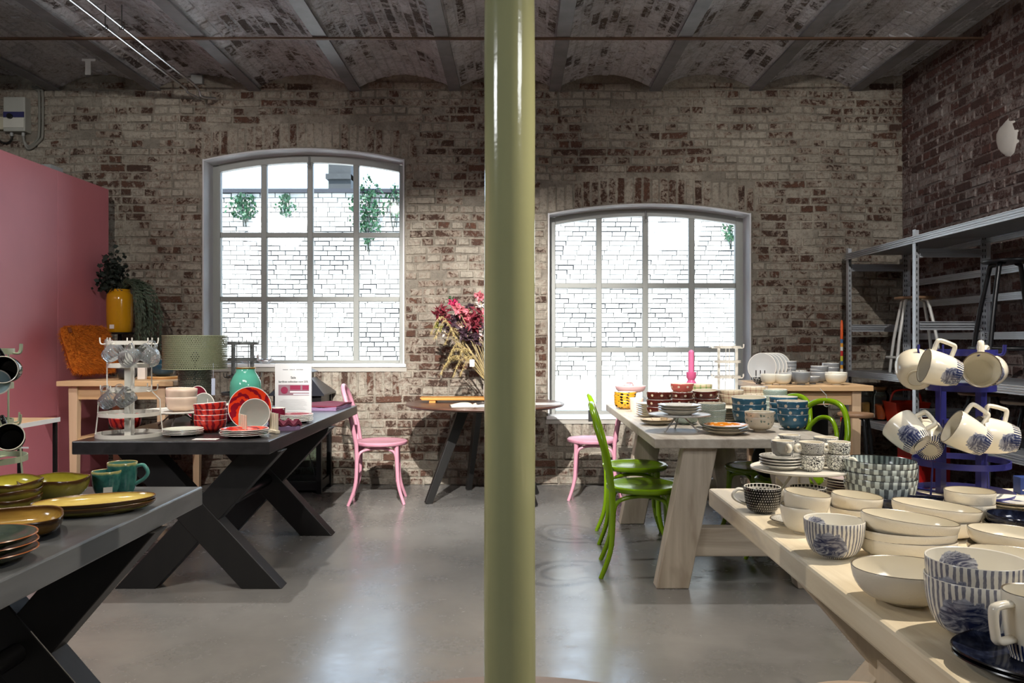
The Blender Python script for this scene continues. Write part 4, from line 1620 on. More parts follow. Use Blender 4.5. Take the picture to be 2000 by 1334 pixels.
# ---------- cake stands
def cake_stand(label, xy, r, hgt, mat, leaf=False, rz=0.0, nleg=3):
    t = thing('cake_stand', label, 'cake stand', (xy[0], xy[1], TZ), rz, 'cake stands')
    m = MB()
    m.lathe([(0, hgt - .006), (r * .96, hgt - .006), (r, hgt - .003), (r, hgt + .002), (r * .985, hgt + .003), (r * .97, hgt), (0, hgt)], 56)
    m.build('plate', mat, t, 40)
    for k in range(nleg):
        a = 2 * PI * k / nleg + .3
        c, s = math.cos(a), math.sin(a)
        m = MB()
        m.tube([(.018 * c, .018 * s, hgt - .006), (.62 * r * c, .62 * r * s, .004)], .0045, 8)
        m.ball((.62 * r * c, .62 * r * s, .005), .005, .005, .005, 8, 6)
        lg = m.build('leg', mat, t)
        if leaf:
            lf = MB()
            e = Vector((.35 * r * c, .35 * r * s, hgt * .42))
            u, w = Vector((c, s, -.3)).normalized(), Vector((c * .2, s * .2, 1)).normalized()
            pts = [e, e + u * .012 + w * .020, e + u * .026 + w * .042, e + u * .030 + w * .022, e + u * .018 + w * .002]
            b = lf._add([p + Vector((-s, c, 0)) * .0015 for p in pts] + [p - Vector((-s, c, 0)) * .0015 for p in pts])
            lf.face([b + i for i in range(5)])
            lf.face([b + 9 - i for i in range(5)])
            for i in range(5):
                j = (i + 1) % 5
                lf.face([b + i, b + 5 + i, b + 5 + j, b + j])
            lf.build('leaf', mat, lg, 0)
    return TZ + hgt + .001


M_STANDW = solid('stand_enamel', C(226, 222, 212), .35, var=.05)
M_STANDG = solid('stand_grey', C(196, 194, 192), .35, var=.05)
zs = cake_stand('white cake stand with leaf legs holding patterned cups', at(1563, 2.52), .148, .098, M_STANDW, True, 1.0)
M_SCALE = ceram('scale_print', p_cells(C(226, 226, 220), C(28, 30, 38), 24.0, 8.0, .1, True))
M_CRACK = ceram('crackle_print', p_cells(C(230, 230, 222), C(28, 30, 38), 26.0, 10.0, .06))
me_s2 = plate_mesh('saucer', [M_WHITEC, M_SCALE, M_WHITEC], .066, .013)
stack('saucer', 'saucer', me_s2, at(1527, 2.50), zs, 4, .0085, 'four stacked white saucers on the leaf-legged stand')
CUP = dict(p=.5, hs=.95, handle='ring', cat='cup', hr=.0052)
cupm = ([M_SCALE, M_MUGIN, M_RIMW], [M_CRACK, M_MUGIN, M_RIMW])
def cup(lab, px, d, z, k, rz, r=.0345, h=.045):
    mug('patterned_cup', lab, (*at(px, d), z), r, h, .022, cupm[k], rz, group='black and white patterned cups', **CUP)
cup('scale-patterned cup standing on the saucer pile', 1529, 2.48, zs + .042, 0, -PI / 2 + .1)
cup('lower scale-patterned cup behind the saucer pile', 1541, 2.60, zs, 0, PI)
cup('scale-patterned cup perched highest behind the saucer pile', 1541, 2.60, zs + .046, 0, PI + .2)
o = put('saucer', me_s2, (*at(1541, 2.60), zs + .0445))
o.scale = (.7, .7, .3)
tag(o, 'small saucer between the two cups behind the saucer pile', 'saucer')
cup('lower crackle-patterned cup at the middle of the cake stand', 1586, 2.46, zs, 1, PI - .1, .036, .047)
cup('scale-patterned cup stacked at the middle of the cake stand', 1585, 2.465, zs + .042, 0, PI + .15, .037, .043)
cup('crackle-patterned cup behind the middle pair', 1612, 2.57, zs, 1, .8, .036, .047)
cup('pale-rimmed cup stacked behind the middle pair', 1613, 2.57, zs + .044, 0, .9, .037, .043)
cup('lower crackle-patterned cup at the right of the cake stand', 1637, 2.47, zs, 1, -.6, .034, .047)
cup('crackle-patterned cup stacked at the right of the cake stand', 1638, 2.47, zs + .044, 1, PI + .1, .034, .041)

# checked bowls, plates, blue card box
M_CHECK = ceram('navy_check', p_stripes(C(206, 216, 210), C(16, 19, 32), 26, .5, .1, None, (2.2, .10, C(16, 19, 32))))
M_CHECKIN = ceram('navy_check_inside', p_stripes(C(176, 190, 190), C(22, 26, 40), 40, .5, .1))
me_chk = bowl_mesh('checked_bowl', [M_CHECK, M_CHECKIN, M_NAVYRIM], .101, .070, .050, 1.0, .004)
for i, o in enumerate(stack('checked_bowl', 'bowl', me_chk, at(1718, 2.43), TZ, 5, .0165, 'five nested navy and white checked bowls', spin=.35)):
    o.rotation_euler[0] = RND.uniform(-.02, .02)
M_MAUVE = ceram('mauve_glaze', p_stripes(C(206, 192, 190), C(176, 158, 160), 30, .4, .1))
me_mp = plate_mesh('ribbed_plate', [M_MAUVE, M_MAUVE, M_RIMW], .072, .010)
stack('ribbed_plate', 'plate', me_mp, at(1655, 2.625), TZ, 6, .0085, 'six stacked pale mauve plates behind the cake stand')
m = MB()
m.box(-.03, .03, -.02, .02, 0, .055)
tag(m.build('card_box', solid('blue_card', C(34, 60, 130), .5), None, 0, bevel=.002, loc=(*at(2004, 2.62), TZ)), 'small blue cardboard box at the right edge behind the rack', 'box')
cl = MB()
cl.box(-.0245, -.017, -.0206, -.0202, .012, .016)
cl.build('box_mark', solid('box_mark_white', C(220, 220, 216), .5), bpy.data.objects['card_box'], 0)


# ---------- mug racks
def mug_rack(label, xy, z, s, mat, group=None, rz=0.0, rings=True, nh=8):
    t = thing('mug_rack', label, 'mug rack', (xy[0], xy[1], z), rz, group)
    lv = [(.0, .160), (.105, .147), (.228, .105), (.352, .105), (.468, .108)]
    bw = .020 * s
    for (hh, rr) in lv:
        m = MB()
        r_, h_ = rr * s, hh * s
        m.lathe([(r_, h_), (r_, h_ + bw), (r_ - .003, h_ + bw), (r_ - .003, h_), (r_, h_)], 48)
        m.build('ring', mat, t, 30)
    for y in (-.70, .70):
        m = MB()
        w = .015 * s
        m.box(-w, w, y * .10 * s - .010 * s, y * .10 * s + .010 * s, .0, .487 * s)
        m.build('post', mat, t, 0)
        for (hh, rr) in lv:
            m = MB()
            x0_, x1_ = y * .10 * s, math.copysign(rr * s - .002, y)
            if abs(x1_) > abs(x0_):
                m.box(-w * .8, w * .8, min(x0_, x1_), max(x0_, x1_), hh * s, hh * s + .003)
                m.build('spoke', mat, t, 0)
    for sx in (-1, 1):
        m = MB()
        m.tube([(sx * .157 * s, 0, .01 * s), (sx * .146 * s, 0, .115 * s), (sx * .143 * s, 0, .185 * s), (sx * .107 * s, 0, .225 * s), (sx * .104 * s, 0, .25 * s), (sx * .104 * s, 0, .487 * s)], .0032 * s, 7)
        m.build('rod', mat, t)
    for (hh, rr) in (lv[2], lv[4]):
        for k in range(nh):
            a = 2 * PI * (k + .25) / nh
            c, q = math.cos(a), math.sin(a)
            m = MB()
            r_ = rr * s
            m.tube(spline([(r_ * c, r_ * q, (hh + .004) * s), ((r_ + .020 * s) * c, (r_ + .020 * s) * q, (hh + .003) * s), ((r_ + .027 * s) * c, (r_ + .027 * s) * q, (hh + .014) * s), ((r_ + .028 * s) * c, (r_ + .028 * s) * q, (hh + .036) * s)], 3), .0034 * s, 7)
            m.build('hook', mat, t)
    return t


M_RACKB = solid('navy_enamel', C(48, 50, 124), .3, var=.08)
M_RACKW = solid('cream_enamel', C(232, 228, 216), .35, var=.05)
M_RACKD = solid('dark_enamel', C(74, 76, 76), .45, var=.1)
mug_rack('navy blue metal rack hung with peony mugs', at(1876, 2.575), TZ, .945, M_RACKB, rz=.5)
HM = [  # px, py, distance, opening direction, handle direction, radius, height, label
    (1789, 726, 2.60, (.30, .75, .45), (.55, -.1, .75), .060, .085, 'round cream mug hanging at the top left of the blue rack'),
    (1838, 722, 2.44, (-.93, .14, .24), (.35, -.10, .90), .052, .098, 'peony mug hanging on its side at the top of the blue rack'),
    (1915, 724, 2.45, (-.42, -.85, .10), (.05, .10, .95), .053, .095, 'cream mug at the top of the blue rack with its opening towards the viewer'),
    (1928, 728, 2.58, (.55, .60, .15), (.0, .1, .95), .050, .09, 'mug with dark print behind the open cream mug on the blue rack'),
    (1775, 848, 2.45, (-.40, .72, .62), (.62, .10, .60), .054, .095, 'peony mug hanging lowest left on the blue rack with its base showing'),
    (1812, 862, 2.52, (.30, .80, .42), (-.30, .1, .9), .052, .095, 'peony mug behind the lowest left one with its base showing'),
    (1891, 850, 2.42, (-.80, .16, .46), (.45, .0, .85), .054, .105, 'peony mug hanging tilted in the lower middle of the blue rack'),
    (1946, 853, 2.44, (-.93, .14, .12), (.1, .05, .95), .055, .105, 'peony mug hanging at the lower right of the blue rack'),
]
M_PRICE = ceram('base_label', p_plain(C(206, 202, 190)))
for k, (px, py, d, ax, up, r, h, lab) in enumerate(HM):
    x, y = at(px, d)
    rnd_ = k == 0
    T = mug('peony_mug', lab, (0, 0, 0), r, h, r * (.5 if rnd_ else .70), [M_CREAMC if k in (0, 2) else M_PMUG, M_MUGIN, M_RIMDK], 0, 'angular' if not rnd_ else 'round', 'mugs hanging on the blue rack', p=.5 if rnd_ else 1.5, hr=.0065, hs=.9)
    orient(T, ax, up)
    c = Vector((x, y, zz(py, d)))
    T.location = c - Vector(ax).normalized() * h * .5
    b = MB()
    b.lathe([(0, -.0012), (r * .40, -.0012), (r * .40, .0), (0, .0005)], 24)
    b.build('base_sticker', M_PRICE, T)

# ---------- near left table
M_OLIVE = ceram('olive_glaze', p_glaze(C(136, 128, 52), C(104, 96, 40), C(62, 42, 22)))
M_OLIVEIN = ceram('olive_inside', p_glaze(C(176, 168, 62), C(150, 142, 46), C(96, 72, 30), .95))
M_BRRIM = solid('brown_rim', C(92, 64, 34), .25)
wav = lambda k1, k2, s=0.0: (lambda x, y, z: (x * (1 + k1 * math.sin(3 * math.atan2(y, x) + s)), y * (1 + k1 * math.cos(2 * math.atan2(y, x) + s)), z * (1 + k2 * math.sin(4 * math.atan2(y, x) + s))))
me_ol = bowl_mesh('olive_bowl', [M_OLIVE, M_OLIVEIN, M_BRRIM], .099, .070, .045, .85, .004, fn=wav(.02, .035))
stack('olive_bowl', 'bowl', me_ol, at(104, 2.50), TZ, 1, .02, 'olive green glazed bowl with wavy brown rim left of the teal cup')
me_ol2 = bowl_mesh('olive_bowl', [M_OLIVE, M_OLIVEIN, M_BRRIM], .105, .045, .05, .75, .004, fn=wav(.02, .05, 1))
stack('olive_bowl', 'bowl', me_ol2, at(2, 2.34), TZ, 3, .022, 'three nested olive bowls at the left edge', spin=.8)
M_YEL = ceram('mustard_glaze', p_glaze(C(206, 188, 112), C(184, 160, 84), C(120, 84, 32), .96))
me_pl = bowl_mesh('oval_platter', [M_OLIVE, M_YEL, M_BRRIM], .160, .026, .105, .7, .004, fn=ov(.56), seg=64)
stack('oval_platter', 'platter', me_pl, at(184, 2.33), TZ, 2, .012, 'pair of long oval mustard platters', rz=.48)
M_BRN = ceram('brown_glaze', p_glaze(C(120, 88, 36), C(86, 58, 26), C(60, 38, 20)))
M_BRNIN = ceram('brown_inside', p_glaze(C(176, 144, 70), C(130, 98, 44), C(84, 56, 26), .9))
sq = lambda x, y, z: ((lambda a, r: (r * math.copysign(abs(math.cos(a)) ** .62, math.cos(a)), r * math.copysign(abs(math.sin(a)) ** .62, math.sin(a)), z))(math.atan2(y, x), math.hypot(x, y)))
me_sq = bowl_mesh('square_dish', [M_BRN, M_BRNIN, M_BRRIM], .125, .046, .08, .6, .005, fn=sq, seg=64)
stack('square_dish', 'dish', me_sq, at(14, 2.06), TZ, 1, .02, 'rounded square brown glazed dish at the left edge', rz=.55)
M_DKG = ceram('dark_reactive', p_glaze(C(40, 52, 52), C(64, 74, 62), C(150, 88, 46), .97))
me_dk = plate_mesh('reactive_plate', [ceram('sage_outer', p_glaze(C(120, 128, 96), C(92, 98, 70), C(70, 60, 40))), M_DKG, solid('rust_rim', C(150, 92, 52), .25)], .112, .028, .05)
stack('reactive_plate', 'plate', me_dk, at(-38, 1.80), TZ, 3, .016, 'three stacked dark teal plates in the lower left corner')
M_TEAL = ceram('teal_reactive', p_glaze(C(12, 62, 68), C(62, 122, 110), C(150, 150, 96), .95), .14)
M_TEALIN = ceram('teal_inside', p_glaze(C(60, 120, 116), C(90, 150, 140), C(150, 150, 96), .95))
me_cup = bowl_mesh('teal_cup', [M_TEAL, M_TEALIN, solid('ochre_rim', C(170, 158, 108), .25)], .0435, .075, .030, 1.2, .004)
o = stack('teal_cup', 'cup', me_cup, at(206, 2.60), TZ, 1, .02, 'small teal glazed cup with a barcode sticker')[0]
m = MB()
m.box(-.013, .013, -.0005, .0005, 0, .020)
st = m.build('barcode_label', ceram('barcode', p_plain(C(226, 224, 216))), o, 0, loc=(.020, -.0352, .010))
st.rotation_euler = (.16, 0, .5)
mug('teal_mug', 'tall teal glazed mug with a round handle', (*at(239, 2.66), TZ), .0455, .094, .036, [M_TEAL, M_TEALIN, solid('ochre_rim', C(170, 158, 108), .25)], .15, 'round', p=1.2, hs=.95, hr=.006, z0=.25, z1=.86)
mug_rack('pale green metal rack with black mugs at the left edge', at(-44, 2.62), TZ, .95, solid('sage_enamel', C(176, 186, 160), .35))
M_BLKG = ceram('black_glaze', p_plain(C(20, 20, 22), .3), .1)
for k, (px, py, d, ax, lab) in enumerate(((6, 722, 2.50, (.28, -.95, .05), 'black mug with pale rim hanging highest at the left edge'), (18, 853, 2.50, (.42, -.85, .22), 'black mug with pale rim hanging lower at the left edge'))):
    T = mug('black_mug', lab, (0, 0, 0), .042, .082, .030, [M_BLKG, M_BLKG, M_RIMW], 0, 'round', 'black mugs on the left rack', p=1.0)
    orient(T, ax, (-.35, 0, .9))
    T.location = Vector((at(px, d)[0], d, zz(py, d))) - Vector(ax).normalized() * .082
me_pb = plate_mesh('blue_saucer', [ceram('pale_blue', p_plain(C(160, 186, 190))), ceram('pale_blue', p_plain(C(160, 186, 190))), M_RIMW], .04, .012)
o = put('blue_saucer', me_pb, (at(-8, 2.52)[0], 2.52, zz(748, 2.52)))
orient(o, (.5, -.6, .2), (0, 0, 1))
tag(o, 'pale blue dish tucked in the rack at the left edge', 'dish')

# ---------- black table
rk = (at(253, 4.2)[0], 4.20)
mug_rack('cream metal rack hung with clear glass mugs', rk, TZ, 1.0, M_RACKW, rz=.33)
M_GLASSMUG = glass_pane('ribbed_glass', (.93, .95, .95, 1))
_t = M_GLASSMUG.node_tree
_tc, _sp, _mu, _si, _bu = [_t.nodes.new('ShaderNode' + q) for q in ('TexCoord', 'SeparateXYZ', 'Math', 'Math', 'Bump')]
_mu.operation, _si.operation = 'MULTIPLY', 'SINE'
_mu.inputs[1].default_value = 46.0
_bu.inputs['Strength'].default_value = .35
_bu.inputs['Distance'].default_value = .004
_t.links.new(_tc.outputs['UV'], _sp.inputs[0])
_t.links.new(_sp.outputs[1], _mu.inputs[0])
_t.links.new(_mu.outputs[0], _si.inputs[0])
_t.links.new(_si.outputs[0], _bu.inputs['Height'])
_df, _mx2 = _t.nodes.new('ShaderNodeBsdfTranslucent'), _t.nodes.new('ShaderNodeMixShader')
_df.inputs[0].default_value = (.95, .97, .97, 1)
_mx2.inputs[0].default_value = .16
_out = [q for q in _t.nodes if q.type == 'OUTPUT_MATERIAL'][0]
_old = _out.inputs[0].links[0].from_socket
_t.links.new(_old, _mx2.inputs[1])
_t.links.new(_df.outputs[0], _mx2.inputs[2])
_t.links.new(_mx2.outputs[0], _out.inputs[0])
for _n in _t.nodes:
    if _n.type in ('BSDF_GLOSSY', 'FRESNEL'):
        _t.links.new(_bu.outputs[0], _n.inputs['Normal'])
for k, (px, py, d, ax, up, lab) in enumerate((
        (219, 690, 4.12, (.72, -.1, .48), (-.35, 0, .8), 'clear glass mug at the left of the upper rack tier'),
        (256, 697, 4.06, (-.15, -.65, -.20), (.25, -.1, .9), 'clear glass mug at the middle of the upper rack tier'),
        (288, 693, 4.12, (-.62, .05, .42), (.4, 0, .8), 'clear glass mug at the right of the upper rack tier'),
        (296, 700, 4.22, (-.3, .6, .3), (.3, 0, .9), 'clear glass mug behind the right one on the upper tier'),
        (212, 782, 4.12, (.72, -.05, .45), (-.2, 0, .9), 'clear glass mug at the left of the lower rack tier'),
        (243, 778, 4.07, (.60, .05, .50), (-.1, 0, .9), 'clear glass mug nearest the post on the lower rack tier'))):
    T = mug('glass_mug', lab, (0, 0, 0), .043, .083, .030, [M_GLASSMUG] * 3, 0, 'round', 'glass mugs on the cream rack', p=1.0, hs=1.0, hr=.0045)
    orient(T, ax, up)
    T.location = Vector((at(px, d)[0], d, zz(py, d))) - Vector(ax).normalized() * .0415

M_ZEB = ceram('zebra_red', p_zebra(C(206, 54, 44), C(128, 22, 34), 15.0, 2.0), .16)
M_ZEBP = ceram('zebra_orange', p_zebra(C(232, 62, 28), C(140, 20, 36), 6.0, 14.0, .45), .16)
me_zb = bowl_mesh('zebra_bowl', [M_ZEB, M_WHITEC, M_RIMW], .084, .066, .042, .6, .004)
stack('zebra_bowl', 'bowl', me_zb, at(411, 4.40), TZ, 4, .028, 'four nested red zebra bowls left of the upright plate', tilt=(-.03, -.08, .004))
stack('zebra_bowl', 'bowl', me_zb, at(245, 4.52), TZ, 2, .026, 'pair of red zebra bowls behind the cream rack')
M_SAGEP = ceram('sage_plate', p_plain(C(196, 200, 184)))
me_sp = plate_mesh('sage_plate', [M_SAGEP, M_SAGEP, M_RIMW], .100, .013)
stack('sage_plate', 'plate', me_sp, at(358, 4.22), TZ, 4, .0075, 'four stacked pale sage plates beside the cream rack')
me_zp = plate_mesh('zebra_plate', [M_SAGEP, M_ZEBP, M_RIMW], .120, .015)
stack('zebra_plate', 'plate', me_zp, at(477, 4.17), TZ, 4, .0085, 'four stacked orange red zebra plates at the table front')
zs = cake_stand('white cake stand carrying two blush bowls', at(346, 4.66), .215, .092, M_STANDW, False, .4)
me_bl = bowl_mesh('blush_bowl', [ceram('blush', p_plain(C(238, 212, 190))), ceram('blush', p_plain(C(238, 212, 190))), M_RIMW], .084, .080, .045, .6, .004)
stack('blush_bowl', 'bowl', me_bl, at(354, 4.60), zs, 2, .046, 'two blush pink bowls on the white cake stand', tilt=(.03, .04, .0))


def plate_rack(label, xy, z, mat, w=.13, rz=0.0, n=4, hgt=.085):
    t = thing('plate_rack', label, 'plate rack', (xy[0], xy[1], z), rz)
    for sx in (-1, 1):
        m = MB()
        m.box(sx * w / 2 - .012, sx * w / 2 + .012, -.06, .07, 0, .016)
        m.build('rail', mat, t, 0, bevel=.002)
        for k in range(n):
            y = -.05 + k * .034
            m = MB()
            m.tube([(sx * w / 2, y, .015), (sx * w / 2, y, hgt)], .0065, 8)
            m.build('peg', mat, t)
    m = MB()
    m.box(-w / 2, w / 2, .0, .02, .002, .014)
    m.build('crossbar', mat, t, 0)


M_RACKWOOD = wood('cream_rack_wood', C(224, 214, 192), C(204, 192, 168), 0, 1.0, .5)
plate_rack('cream wooden plate rack in front of the zebra plate', at(505, 4.30), TZ, M_RACKWOOD, .165, .62, hgt=.105)
me_up = plate_mesh('zebra_plate', [M_SAGEP, M_ZEBP, M_RIMW], .114, .014)
o = put('zebra_plate', me_up, (at(489, 4.40)[0], 4.40, .888), (PI / 2 - .12, 0, .15))
tag(o, 'large orange red zebra plate standing upright in the rack', 'plate')
me_ug = plate_mesh('grey_plate', [ceram('dove_grey', p_plain(C(148, 151, 142))), ceram('dove_grey', p_plain(C(148, 151, 142))), M_RIMW], .080, .012)
o = put('grey_plate', me_ug, (at(498, 4.345)[0], 4.345, .862), (PI / 2 - .12, 0, .15))
tag(o, 'small dove grey plate standing in front of the zebra plate', 'plate')
M_BURG = ceram('burgundy_fish', p_spots(C(104, 24, 46), C(150, 140, 140), 9.0, 3.0, .20), .2)
M_BURGP = ceram('burgundy_plate', p_spots(C(116, 26, 44), C(160, 150, 150), 7.0, 5.0, .16), .2)
plate_rack('small cream plate rack behind the blush bowls', at(400, 4.95), TZ, M_RACKWOOD, .13, .3)
o = put('burgundy_plate', plate_mesh('burgundy_plate', [M_BURGP, M_BURGP, M_RIMW], .10, .013), (at(387, 5.02)[0], 5.02, .872), (PI / 2 - .15, 0, -.5))
tag(o, 'burgundy fish plate standing upright behind the blush bowls', 'plate')
o = put('grey_plate', me_ug, (at(399, 4.97)[0], 4.97, .852), (PI / 2 - .15, 0, -.25))
tag(o, 'dove grey plate standing upright behind the blush bowls', 'plate')
me_bb = bowl_mesh('burgundy_bowl', [M_BURG, M_WHITEC, M_RIMW], .075, .06, .04, .6, .004)
stack('burgundy_bowl', 'bowl', me_bb, at(437, 4.85), TZ, 2, .05, 'pair of burgundy bowls behind the zebra bowls')
me_bp = plate_mesh('burgundy_plate', [M_SAGEP, M_BURGP, M_RIMW], .104, .015)
stack('burgundy_plate', 'plate', me_bp, at(577, 4.90), TZ, 5, .0085, 'five stacked burgundy fish plates below the sale sign')
mug('burgundy_mug', 'burgundy mug with grey fish left of the sale sign', (*at(543, 4.86), TZ + .01), .042, .080, .036, [M_BURG, M_WHITEC, M_RIMW], PI - .3, 'round', p=1.0)

# crumpled and folded napkins
def cloth(name, label, mat, loc, w, l, h, rz, folds=3, amp=.006, nl=3):
    t = thing(name, label, 'napkin', loc, rz)
    for q in range(nl):
        m = MB()
        n = 14
        z0_ = q * h / nl
        z1_ = (q + 1) * h / nl - .001
        top = []
        for i in range(n + 1):
            for j in range(n + 1):
                x, y = -w / 2 + w * i / n, -l / 2 + l * j / n
                zz_ = amp * math.sin(folds * PI * i / n + q) * math.sin(2.3 * PI * j / n + q * 1.7)
                top.append((x + amp * math.sin(5 * j / n + q), y + .5 * amp * math.sin(7 * i / n), max(z1_ + zz_, z0_ + .001)))
        b = m._add(top)
        c = m._add([(p[0], p[1], z0_ + max(0, p[2] - z1_) * .8) for p in top])
        for i in range(n):
            for j in range(n):
                a = i * (n + 1) + j
                m.face([b + a, b + a + n + 1, b + a + n + 2, b + a + 1])
                m.face([c + a, c + a + 1, c + a + n + 2, c + a + n + 1])
        for j in range(n):
            m.face([b + j, b + j + 1, c + j + 1, c + j])
            e = n * (n + 1)
            m.face([b + e + j + 1, b + e + j, c + e + j, c + e + j + 1])
            m.face([b + (j + 1) * (n + 1), b + j * (n + 1), c + j * (n + 1), c + (j + 1) * (n + 1)])
            m.face([b + j * (n + 1) + n, b + (j + 1) * (n + 1) + n, c + (j + 1) * (n + 1) + n, c + j * (n + 1) + n])
        m.build('fold', mat if q == nl - 1 else solid('lilac_lining', C(120, 96, 128), .8), t, 60)


M_BURGC = solid('burgundy_cloth', C(96, 26, 48), .85, bump=.4, bsc=200)
cloth('crumpled_napkin', 'crumpled burgundy napkins in front of the fish plates', M_BURGC, (*at(556, 4.52), TZ), .13, .16, .045, .5, 5, .014, 2)
cloth('folded_napkin', 'folded burgundy cloth at the far end of the black table', M_BURGC, (at(645, 5.92)[0] - .03, 5.93, TZ), .26, .42, .034, -.06, 2, .004, 3)
m = MB()
m.box(-.06, .06, -.026, .026, 0, .0012)
tag(m.build('price_card', solid('white_card', C(226, 218, 210), .7), None, 0, loc=(*at(402, 4.06), TZ)), 'blank white price card lying between the plate stacks', 'card')


def txt(body, size, loc, mat, parent, align='CENTER'):
    cu = bpy.data.curves.new('lettering', 'FONT')
    cu.body = body
    cu.size = size
    cu.align_x = align
    cu.extrude = .0002
    cu.offset = .00035
    o = bpy.data.objects.new('lettering', cu)
    COL.objects.link(o)
    dg = bpy.context.evaluated_depsgraph_get()
    me = bpy.data.meshes.new_from_object(o.evaluated_get(dg))
    bpy.data.objects.remove(o)
    me.materials.clear()
    me.materials.append(mat)
    n = put('lettering', me, loc, (PI / 2, 0, 0), parent)
    return n


# sale sign
xs, ys_ = at(573, 5.10)
t = thing('sale_sign', 'white printed sale sheet standing in a clear holder', 'sign', (xs, ys_, TZ + .02), .02)
m = MB()
m.box(-.113, .113, -.002, .002, 0, .325)
m.build('sheet', solid('sheet_white', C(172, 172, 172), .25, var=.04), t, 0)
INK = solid('print_black', C(40, 40, 40), .6)
txt('Sale', .020, (0, -.0024, .232), INK, t)
txt('Sardines collection now 25%', .0158, (0, -.0024, .208), INK, t)
m = MB()
for k in range(15):
    if k not in (4, 9):
        m.box(-.064 + k * .0085, -.059 + k * .0085, -.0028, -.0022, .286, .290)
tag(m.build('heading_print', INK, t, 0), kind='stuff')
m = MB()
m.box(-.092, .098, -.0026, -.002, .128, .194)
m.build('picture', ceram('picture_print', p_plain(C(120, 96, 104))), t, 0)
pm = MB()
pm.lathe([(0, 0), (.022, 0), (.022, .001), (0, .001)], 20, None, lambda x, y, z: (x - .055, -.0028 - z, y + .160))
pm.box(-.02, .045, -.0030, -.0026, .162, .190)
pm.box(.056, .096, -.0030, -.0026, .162, .190)
pm.build('picture_plates', ceram('picture_burgundy', p_plain(C(120, 44, 66))), t, 0)
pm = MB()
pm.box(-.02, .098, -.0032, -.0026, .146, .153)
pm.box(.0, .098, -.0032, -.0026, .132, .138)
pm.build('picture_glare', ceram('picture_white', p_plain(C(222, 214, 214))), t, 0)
m = MB()
for k in range(8):
    m.box(-.085 + .02 * (k == 0), .088 - .03 * RND.random(), -.0028, -.0022, .100 - k * .0085, .1012 - k * .0085)
m.box(-.04, .07, -.0028, -.0022, .024, .026)
tag(m.build('small_print', solid('print_grey', C(130, 130, 130), .6), t, 0), kind='stuff')
m = MB()
m.box(-.11, .11, -.03, .04, -.0195, -.016)
m.box(-.116, .116, .0025, .005, -.016, .32)
m.build('holder', glass_pane('acrylic', (.97, .97, .97, 1)), t, 0)

# teal jar
m = MB()
m.lathe([(0, .0), (.085, .0), (.093, .012), (.097, .06), (.098, .19), (.094, .225), (.075, .265), (.060, .288), (.058, .312), (.052, .314), (.052, .29), (.068, .26), (.088, .22), (.09, .02), (0, .012)], 48)
t = thing('teal_jar', 'shiny turquoise green jar with a gold neck ring', 'vase', (*at(480, 5.25), TZ))
m.build('body', solid('turquoise_glaze', C(76, 148, 128), .1, var=.05), t, 40)
m = MB()
m.lathe([(.0575, .308), (.0605, .309), (.0605, .318), (.053, .319), (.053, .31)], 32)
m.build('neck_ring', solid('brass', C(200, 160, 80), .25, .9), t)
mug_rack('empty dark grey metal rack in front of the left window', at(474, 5.85), TZ, .98, M_RACKD, nh=8, rz=1.5)

# perforated lamp
def perforated(name, c, nu, nv, r):
    n = NT(name, .4, .2)
    s = n.sep(n.uv())
    y = n.ma('MULTIPLY', s[1], float(nv))
    x = n.ma('ADD', n.ma('MULTIPLY', s[0], float(nu)), n.ma('MULTIPLY', n.ma('MODULO', n.ma('FLOOR', y), 2.0), .5))
    fx = n.ma('SUBTRACT', n.ma('FRACT', x), .5)
    fy = n.ma('SUBTRACT', n.ma('FRACT', y), .5)
    d = n.ma('SQRT', n.ma('ADD', n.ma('MULTIPLY', fx, fx), n.ma('MULTIPLY', fy, fy)))
    n.color(c)
    n.set(Alpha=n.step(d, r, .03))
    return n.m


t = thing('table_lamp', 'sage green table lamp of perforated sheet metal', 'lamp', (*at(381, 5.52), TZ))
m = MB()
m.lathe([(.206, .30), (.206, .52)], 64)
m.build('lamp_shade', perforated('perforated_sage', C(106, 110, 86), 84, 17, .27), t)
m = MB()
m.lathe([(.207, .298), (.209, .298), (.209, .303), (.207, .303), (.207, .298)], 64)
m.lathe([(.207, .518), (.209, .518), (.209, .523), (.207, .523), (.207, .518)], 64)
m.build('shade_rim', solid('sage_metal', C(150, 156, 124), .4, .2), t)
m = MB()
m.lathe([(.108, .004), (.108, .30)], 48)
m.build('lamp_base', perforated('perforated_sage_base', C(74, 78, 66), 46, 22, .27), t)
m = MB()
m.lathe([(0, 0), (.115, 0), (.115, .008), (0, .01)], 40)
m.build('foot', solid('sage_metal', C(150, 156, 124), .4, .2), t, 30)
m = MB()
m.tube([(0, 0, .008), (0, 0, .34)], .008, 8)
m.tube([(0, 0, .30), (.205, 0, .305)], .004, 6)
m.tube([(0, 0, .30), (-.10, .178, .305)], .004, 6)
m.tube([(0, 0, .30), (-.10, -.178, .305)], .004, 6)
m.ball((0, 0, .38), .03, .03, .04)
m.build('stem', solid('lamp_fitting', C(60, 60, 58), .4, .4), t)
m = MB()
m.box(-.012, .012, -.001, .001, -.11, 0)
m.tube([(0, 0, 0), (0, 0, .10)], .001, 5)
m.build('swing_tag', solid('tag_grey', C(170, 178, 196), .6), t, 0, loc=(.168, -.122, .24))

